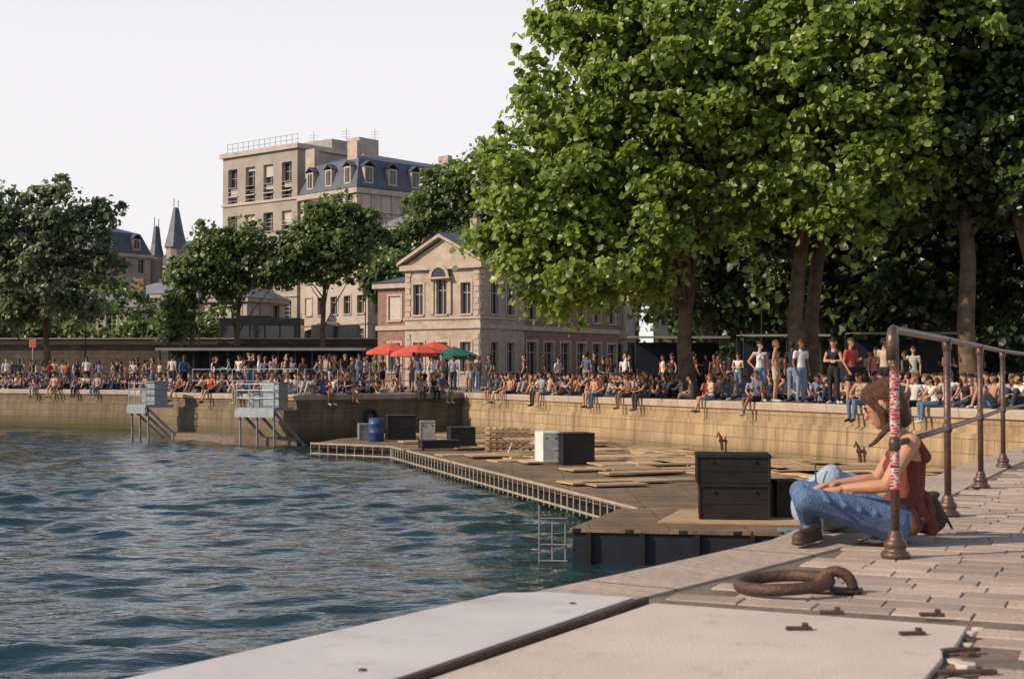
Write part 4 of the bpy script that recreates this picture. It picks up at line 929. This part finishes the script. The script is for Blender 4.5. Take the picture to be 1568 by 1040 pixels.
occ=[(6.2,50),(9.9,49),(10.65,50.5),(15.2,47),(17.5,46)]
def free(x,y,d):
    for a,b in occ:
        if (a-x)**2+(b-y)**2<d*d: return False
    return True
segs=[]
for A,B in zip(FAR[:6],FAR[1:7]):
    A=Vector(A);B=Vector(B); segs.append((A,B,(B-A).length))
def flat(name,c): return mat(name,c,tuple(k*.8 for k in c),6,.85)
def wallpt(y,inl=.25): x=15.6-(y-25)*0.4658; return x+inl*.906,y+inl*.422
wt=flat('white_cotton',(.62,.6,.57)); jn=flat('faded_denim',(.16,.24,.36)); rd=flat('red_cotton',(.45,.07,.05)); bk=flat('black_cotton',(.02,.02,.025)); tan=flat('tanned_skin',(.42,.22,.13)); bg=flat('beige_linen',(.45,.36,.25))
for y,inl,me,rot,ov,nm in ((41.4,.55,0,0.4,{'top':wt,'bot':jn},'standing_man'),(42.6,.6,5,1.2,{'bot':bg,'skin':tan},'standing_man'),(40.2,.7,2,-.6,{'top':bk,'bot':bk},'standing_woman'),
    (39.5,.7,1,.6,{'top':rd,'bot':bk,'skin':tan},'standing_man'),(43.6,.8,3,.2,{'top':wt,'bot':jn},'standing_woman'),(39.2,1.6,4,2.2,{'top':bg,'bot':bk},'standing_man'),(43.2,1.7,0,2.5,{'top':bk,'bot':jn},'standing_man')):
    x,yy_=wallpt(y,inl); occ.append((x,yy_)); place(MS[me],x,yy_,rot,None,nm,1.08,ov,z=.0)
for y,k,ov in ((38.0,0,{'top':wt,'bot':bg}),(35.6,1,{'top':bk,'skin':tan}),(33.9,3,{'top':wt,'skin':tan}),(34.8,4,{'skin':tan})):
    x,yy_=wallpt(y,.9); occ.append((x,yy_)); place(MG[k],x,yy_,-1.1+random.uniform(-.4,.4),None,'seated_person',1.0,ov,z=.012)
for i,(A,B,L) in enumerate(segs):
    t=(B-A)/L; n=Vector((t.y,-t.x)); face=math.atan2(-n.y,-n.x)+math.pi/2
    s=6 if i==0 else .4
    while s<L-.3:
        if random.random()<(.5 if i==0 else .4):
            q=A+t*s+n*.22
            if free(q.x,q.y,.5): place(pick(ML),q.x,q.y,face+random.uniform(-.25,.25),z=.012); occ.append((q.x,q.y))
        s+=random.choice([random.uniform(.5,.8),random.uniform(.5,.8),random.uniform(1.2,2.4)])
    for (lo,hi,kind,num) in ((.7,2.2,'g',int(L*2.4)),(2.2,5.0,'g',int(L*2.6)),(2.5,5,'s',int(L*.35)),(5,10,'s',int(L*1.5)),(10,17,'s',int(L*.9))):
        for _ in range(num):
            q=A+t*random.uniform(4 if i==0 else 0,L)+n*random.uniform(lo,hi)
            if not inside(q.x,q.y) or not inside(q.x-n.x*.4,q.y-n.y*.4) or not free(q.x,q.y,.40) or q.y>93: continue
            if i==0 and kind=='s' and q.y<46 and random.random()<.8: continue
            occ.append((q.x,q.y))
            if kind=='g': place(pick(MG),q.x,q.y,face+random.gauss(0,.9))
            else: place(pick(MS),q.x,q.y,random.uniform(0,6.28))

# ---------------------------------------------------------------- seated woman on the near quay
hs=dict(skin=mat('woman_skin',(.46,.24,.15),(.40,.20,.12),5,.5), top=mat('rust_cotton_top',(.15,.042,.028),(.10,.03,.02),14,.9,.4,60), bot=mat('blue_denim',(.12,.19,.32),(.05,.09,.18),9,.9,.7,110,detail=10),
   hair=mat('brown_hair',(.12,.05,.026),(.045,.02,.012),60,.42,.8,140), shoe=mat('brown_leather',(.09,.05,.035),(.05,.03,.02),9,.6), eye=M['eye'])
def woman():
    V=Vector
    P,C,Nk,H=V((0,0,.125)),V((0,.055,.435)),V((0,.010,.575)),V((0,-.075,.69))
    pr=[]
    mid=V((0,.045,.27))
    pr+=[(P+V((0,0,.05)),(.145,.11,.06),mid,(.112,.08,.07),'top'),(mid,(.112,.08,.07),V((0,.05,.40)),(.125,.082,.06),'top'),
         (P+V((0,0,.0)),(.165,.13,.10),P+V((0,-.02,.0)),(.16,.13,.10),'bot'),
         (V((0,.055,.44)),(.118,.075,.07),V((0,.035,.53)),(.075,.052,.04),'skin'),
         (Nk-V((0,0,.03)),.044,Nk.lerp(H,.7),.041,'skin'),
         (V((.055,.03,.535)),.022,V((.075,-.03,.44)),.03,'top'),(V((-.055,.03,.535)),.022,V((-.075,-.03,.44)),.03,'top'),
         (V((.05,.075,.53)),.022,V((.07,.115,.44)),.035,'top'),(V((-.05,.075,.53)),.022,V((-.07,.115,.44)),.035,'top')]
    for x in (-.06,.06): pr.append((V((x,-.015,.39)),.054,V((x,-.022,.385)),.052,'top'))
    for x,y,z in ((.09,.08,.22),(.0,.125,.24),(-.09,.08,.22),(.13,.03,.17),(.05,.13,.16)): pr.append((V((x,y,z)),.028,V((x*1.1,y+.02,z-.08)),.035,'top'))
    for s in (1,-1):
        sh=V((s*.155,.04,.515)); el=V((s*.215,-.085,.305)); wr=V((s*.165,-.285,.285))
        pr+=[(V((s*.06,.045,.51)),.05,sh,.047,'skin'),(sh,.045,sh.lerp(el,.45),.041,'skin'),(sh.lerp(el,.45),.041,el,.033,'skin'),(el,.034,el.lerp(wr,.3),.035,'skin'),(el.lerp(wr,.3),.035,wr,.022,'skin')]
        pr+=hand_prims(wr,V((-s*.3,-.95,-.12)),V((0,-.1,1)),s,.5,.0082)
        hp=V((s*.095,-.03,.115)); kn=V((s*.26,-.465,.235)); an=V((-s*.06,-.43,.075)) if s>0 else V((.10,-.42,.062))
        pr+=[(hp,.105,hp.lerp(kn,.5),.084,'bot'),(hp.lerp(kn,.5),.084,kn,.062,'bot'),(kn,.062,kn.lerp(an,.35),.060,'bot'),(kn.lerp(an,.35),.060,kn.lerp(an,.9),.047,'bot'),(kn.lerp(an,.85),.034,an,.034,'skin')]
        to=V((-.24,-.44,.05)) if s>0 else V((.29,-.50,.05))
        pr+=[(an+V((0,.0,-.01)),.042,to,.036,'shoe'),(an+V((0,0,-.03)),(.045,.045,.02),to+V((0,0,-.022)),(.042,.04,.016),'shoe')]
        for k in (.12,.28,.45,.62,.8):
            c=hp.lerp(kn,k); pr.append((c+V((s*.085,.02,.02)),.012,c+V((s*.02,-.02,.09-.025*k)),.016,'bot'))
        for k in (.15,.4,.65):
            c=kn.lerp(an,k); pr.append((c+V((s*.03,-.05,.03)),.012,c+V((0,.03,.055)),.014,'bot'))
    f=V((-.22,-.90,-.42)); up=V((0,-.35,1))
    pr+=head_prims(H,f,up,'short',.95)
    f.normalize(); up=(up-f*up.dot(f)).normalized(); r=f.cross(up)
    q=lambda a,b,c: H+r*a+f*b+up*c
    for x in (-.075,.075):
        pr.append((q(x*.95,.035,.055),.024,q(x*1.0,.0,-.02),.026,'hair'))
        pr.append((q(x*.98,.01,-.02),.024,q(x*.95,.02,-.10),.015,'hair'))
    pr+=[(q(0,-.05,.06),.080,q(0,-.06,-.03),.064,'hair'),(q(0,-.06,-.02),.058,q(.0,-.065,-.10),.042,'hair'),
         (q(.05,-.04,-.02),.042,q(.06,-.03,-.11),.028,'hair'),(q(-.05,-.04,-.02),.042,q(-.06,-.03,-.11),.028,'hair')]
    b=[V((.06,-.03,.61)),V((.08,-.07,.575)),V((.09,-.10,.54)),V((.09,-.125,.51)),V((.088,-.15,.495))]
    for i in range(4): pr.append((b[i],.020-.003*i,b[i+1],.017-.003*i,'hair'))
    return pr
me=remesh_body('seated_woman',woman(),.0048,hs,4)
wo=bpy.data.objects.new('seated_woman',me); COL.objects.link(wo); wo.location=(1.96,7.22,.012); wo.rotation_euler=(0,0,R(-99)); wo.scale=(1.02,1.02,1.0)
bagp=[((0,0,.07),(.12,.06,.07),(0,0,.13),(.09,.05,.07),'bagm'),((-.02,0,.19),(.07,.04,.03),(.05,.02,.21),(.05,.03,.02),'bagm'),((-.07,0,.18),.008,(-.1,.05,.05),.008,'bagm'),((0.05,0,.20),.008,(.14,-.03,.03),.008,'bagm')]
me=remesh_body('bag',bagp,.006,{'bagm':mat('bag_canvas',(.06,.045,.035),(.035,.028,.022),9,.9,.4,60)},3)
o=bpy.data.objects.new('canvas_bag',me); COL.objects.link(o); o.location=(2.22,7.6,.012); o.rotation_euler=(0,0,.5)
jk=[((0,0,.05),(.16,.12,.05),(.1,.05,.07),(.1,.08,.05),'d'),((-.1,.02,.06),(.09,.1,.06),(-.02,-.04,.12),(.06,.07,.05),'d'),((.05,.0,.1),(.07,.05,.05),(.14,.04,.08),(.06,.06,.05),'d')]
me=remesh_body('jacket',jk,.009,{'d':mat('pale_denim',(.36,.42,.48),(.25,.31,.38),8,.9,.5,90)},3)
o=bpy.data.objects.new('folded_denim_jacket',me); COL.objects.link(o); o.location=(1.76,7.78,.012); o.scale=(1.25,1.2,2.2)
cp=Parts(); cp['cup'].lathe((1.64,7.66,.012),[(0,0),(.03,0),(.04,.22),(.042,.22),(.042,.23),(0,.232)],'white'); cp['straw'].tube([(1.64,7.66,.1),(1.63,7.66,.39)],.005,'green',n=6); cp.done('drinking_cup')

# ---------------------------------------------------------------- sky, sun, camera
sd=Vector((-.93,-.34,0)).normalized(); el=R(32)
w=bpy.data.worlds.new('World'); scene.world=w; w.use_nodes=True; nt=w.node_tree
bgk=nt.nodes['Background']; sk=N(nt,'ShaderNodeTexSky'); sk.sky_type='NISHITA'; sk.sun_disc=False; sk.sun_elevation=el; sk.sun_rotation=math.atan2(sd.x,sd.y)
sk.air_density=1.3; sk.dust_density=0.8; sk.ozone_density=2.5
tc=N(nt,'ShaderNodeTexCoord'); sp=N(nt,'ShaderNodeSeparateXYZ'); nt.links.new(tc.outputs['Generated'],sp.inputs[0])
mr=N(nt,'ShaderNodeMapRange'); mr.interpolation_type='SMOOTHSTEP'; mr.inputs[1].default_value=0.20; mr.inputs[2].default_value=0.55; mr.inputs[3].default_value=0.95; mr.inputs[4].default_value=0.06
nt.links.new(sp.outputs['Z'],mr.inputs[0])
mx=N(nt,'ShaderNodeMix',data_type='RGBA'); mx.clamp_result=False; nt.links.new(mr.outputs[0],mx.inputs[0]); nt.links.new(sk.outputs[0],mx.inputs[6]); mx.inputs[7].default_value=(6.95,6.75,6.85,1)
nt.links.new(mx.outputs[2],bgk.inputs['Color']); bgk.inputs['Strength'].default_value=.135
ld=bpy.data.lights.new('sun','SUN'); ld.energy=5.0; ld.angle=R(.5); ld.color=(1,.84,.64)
so=bpy.data.objects.new('sun',ld); COL.objects.link(so)
sv=Vector((sd.x*math.cos(el),sd.y*math.cos(el),math.sin(el))); so.rotation_euler=(-sv).to_track_quat('-Z','Y').to_euler()
cd=bpy.data.cameras.new('camera'); cd.lens=50; cd.sensor_width=36; cd.clip_end=4000; cd.clip_start=.05
cam=bpy.data.objects.new('camera',cd); COL.objects.link(cam); cam.location=(0,0,.87); cam.rotation_euler=(R(91.367),0,0)
cd.dof.use_dof=True; cd.dof.focus_distance=26; cd.dof.aperture_fstop=7.1
scene.camera=cam
scene.view_settings.view_transform='Standard'; scene.view_settings.look='None'; scene.view_settings.exposure=0
print('people',cnt[0])
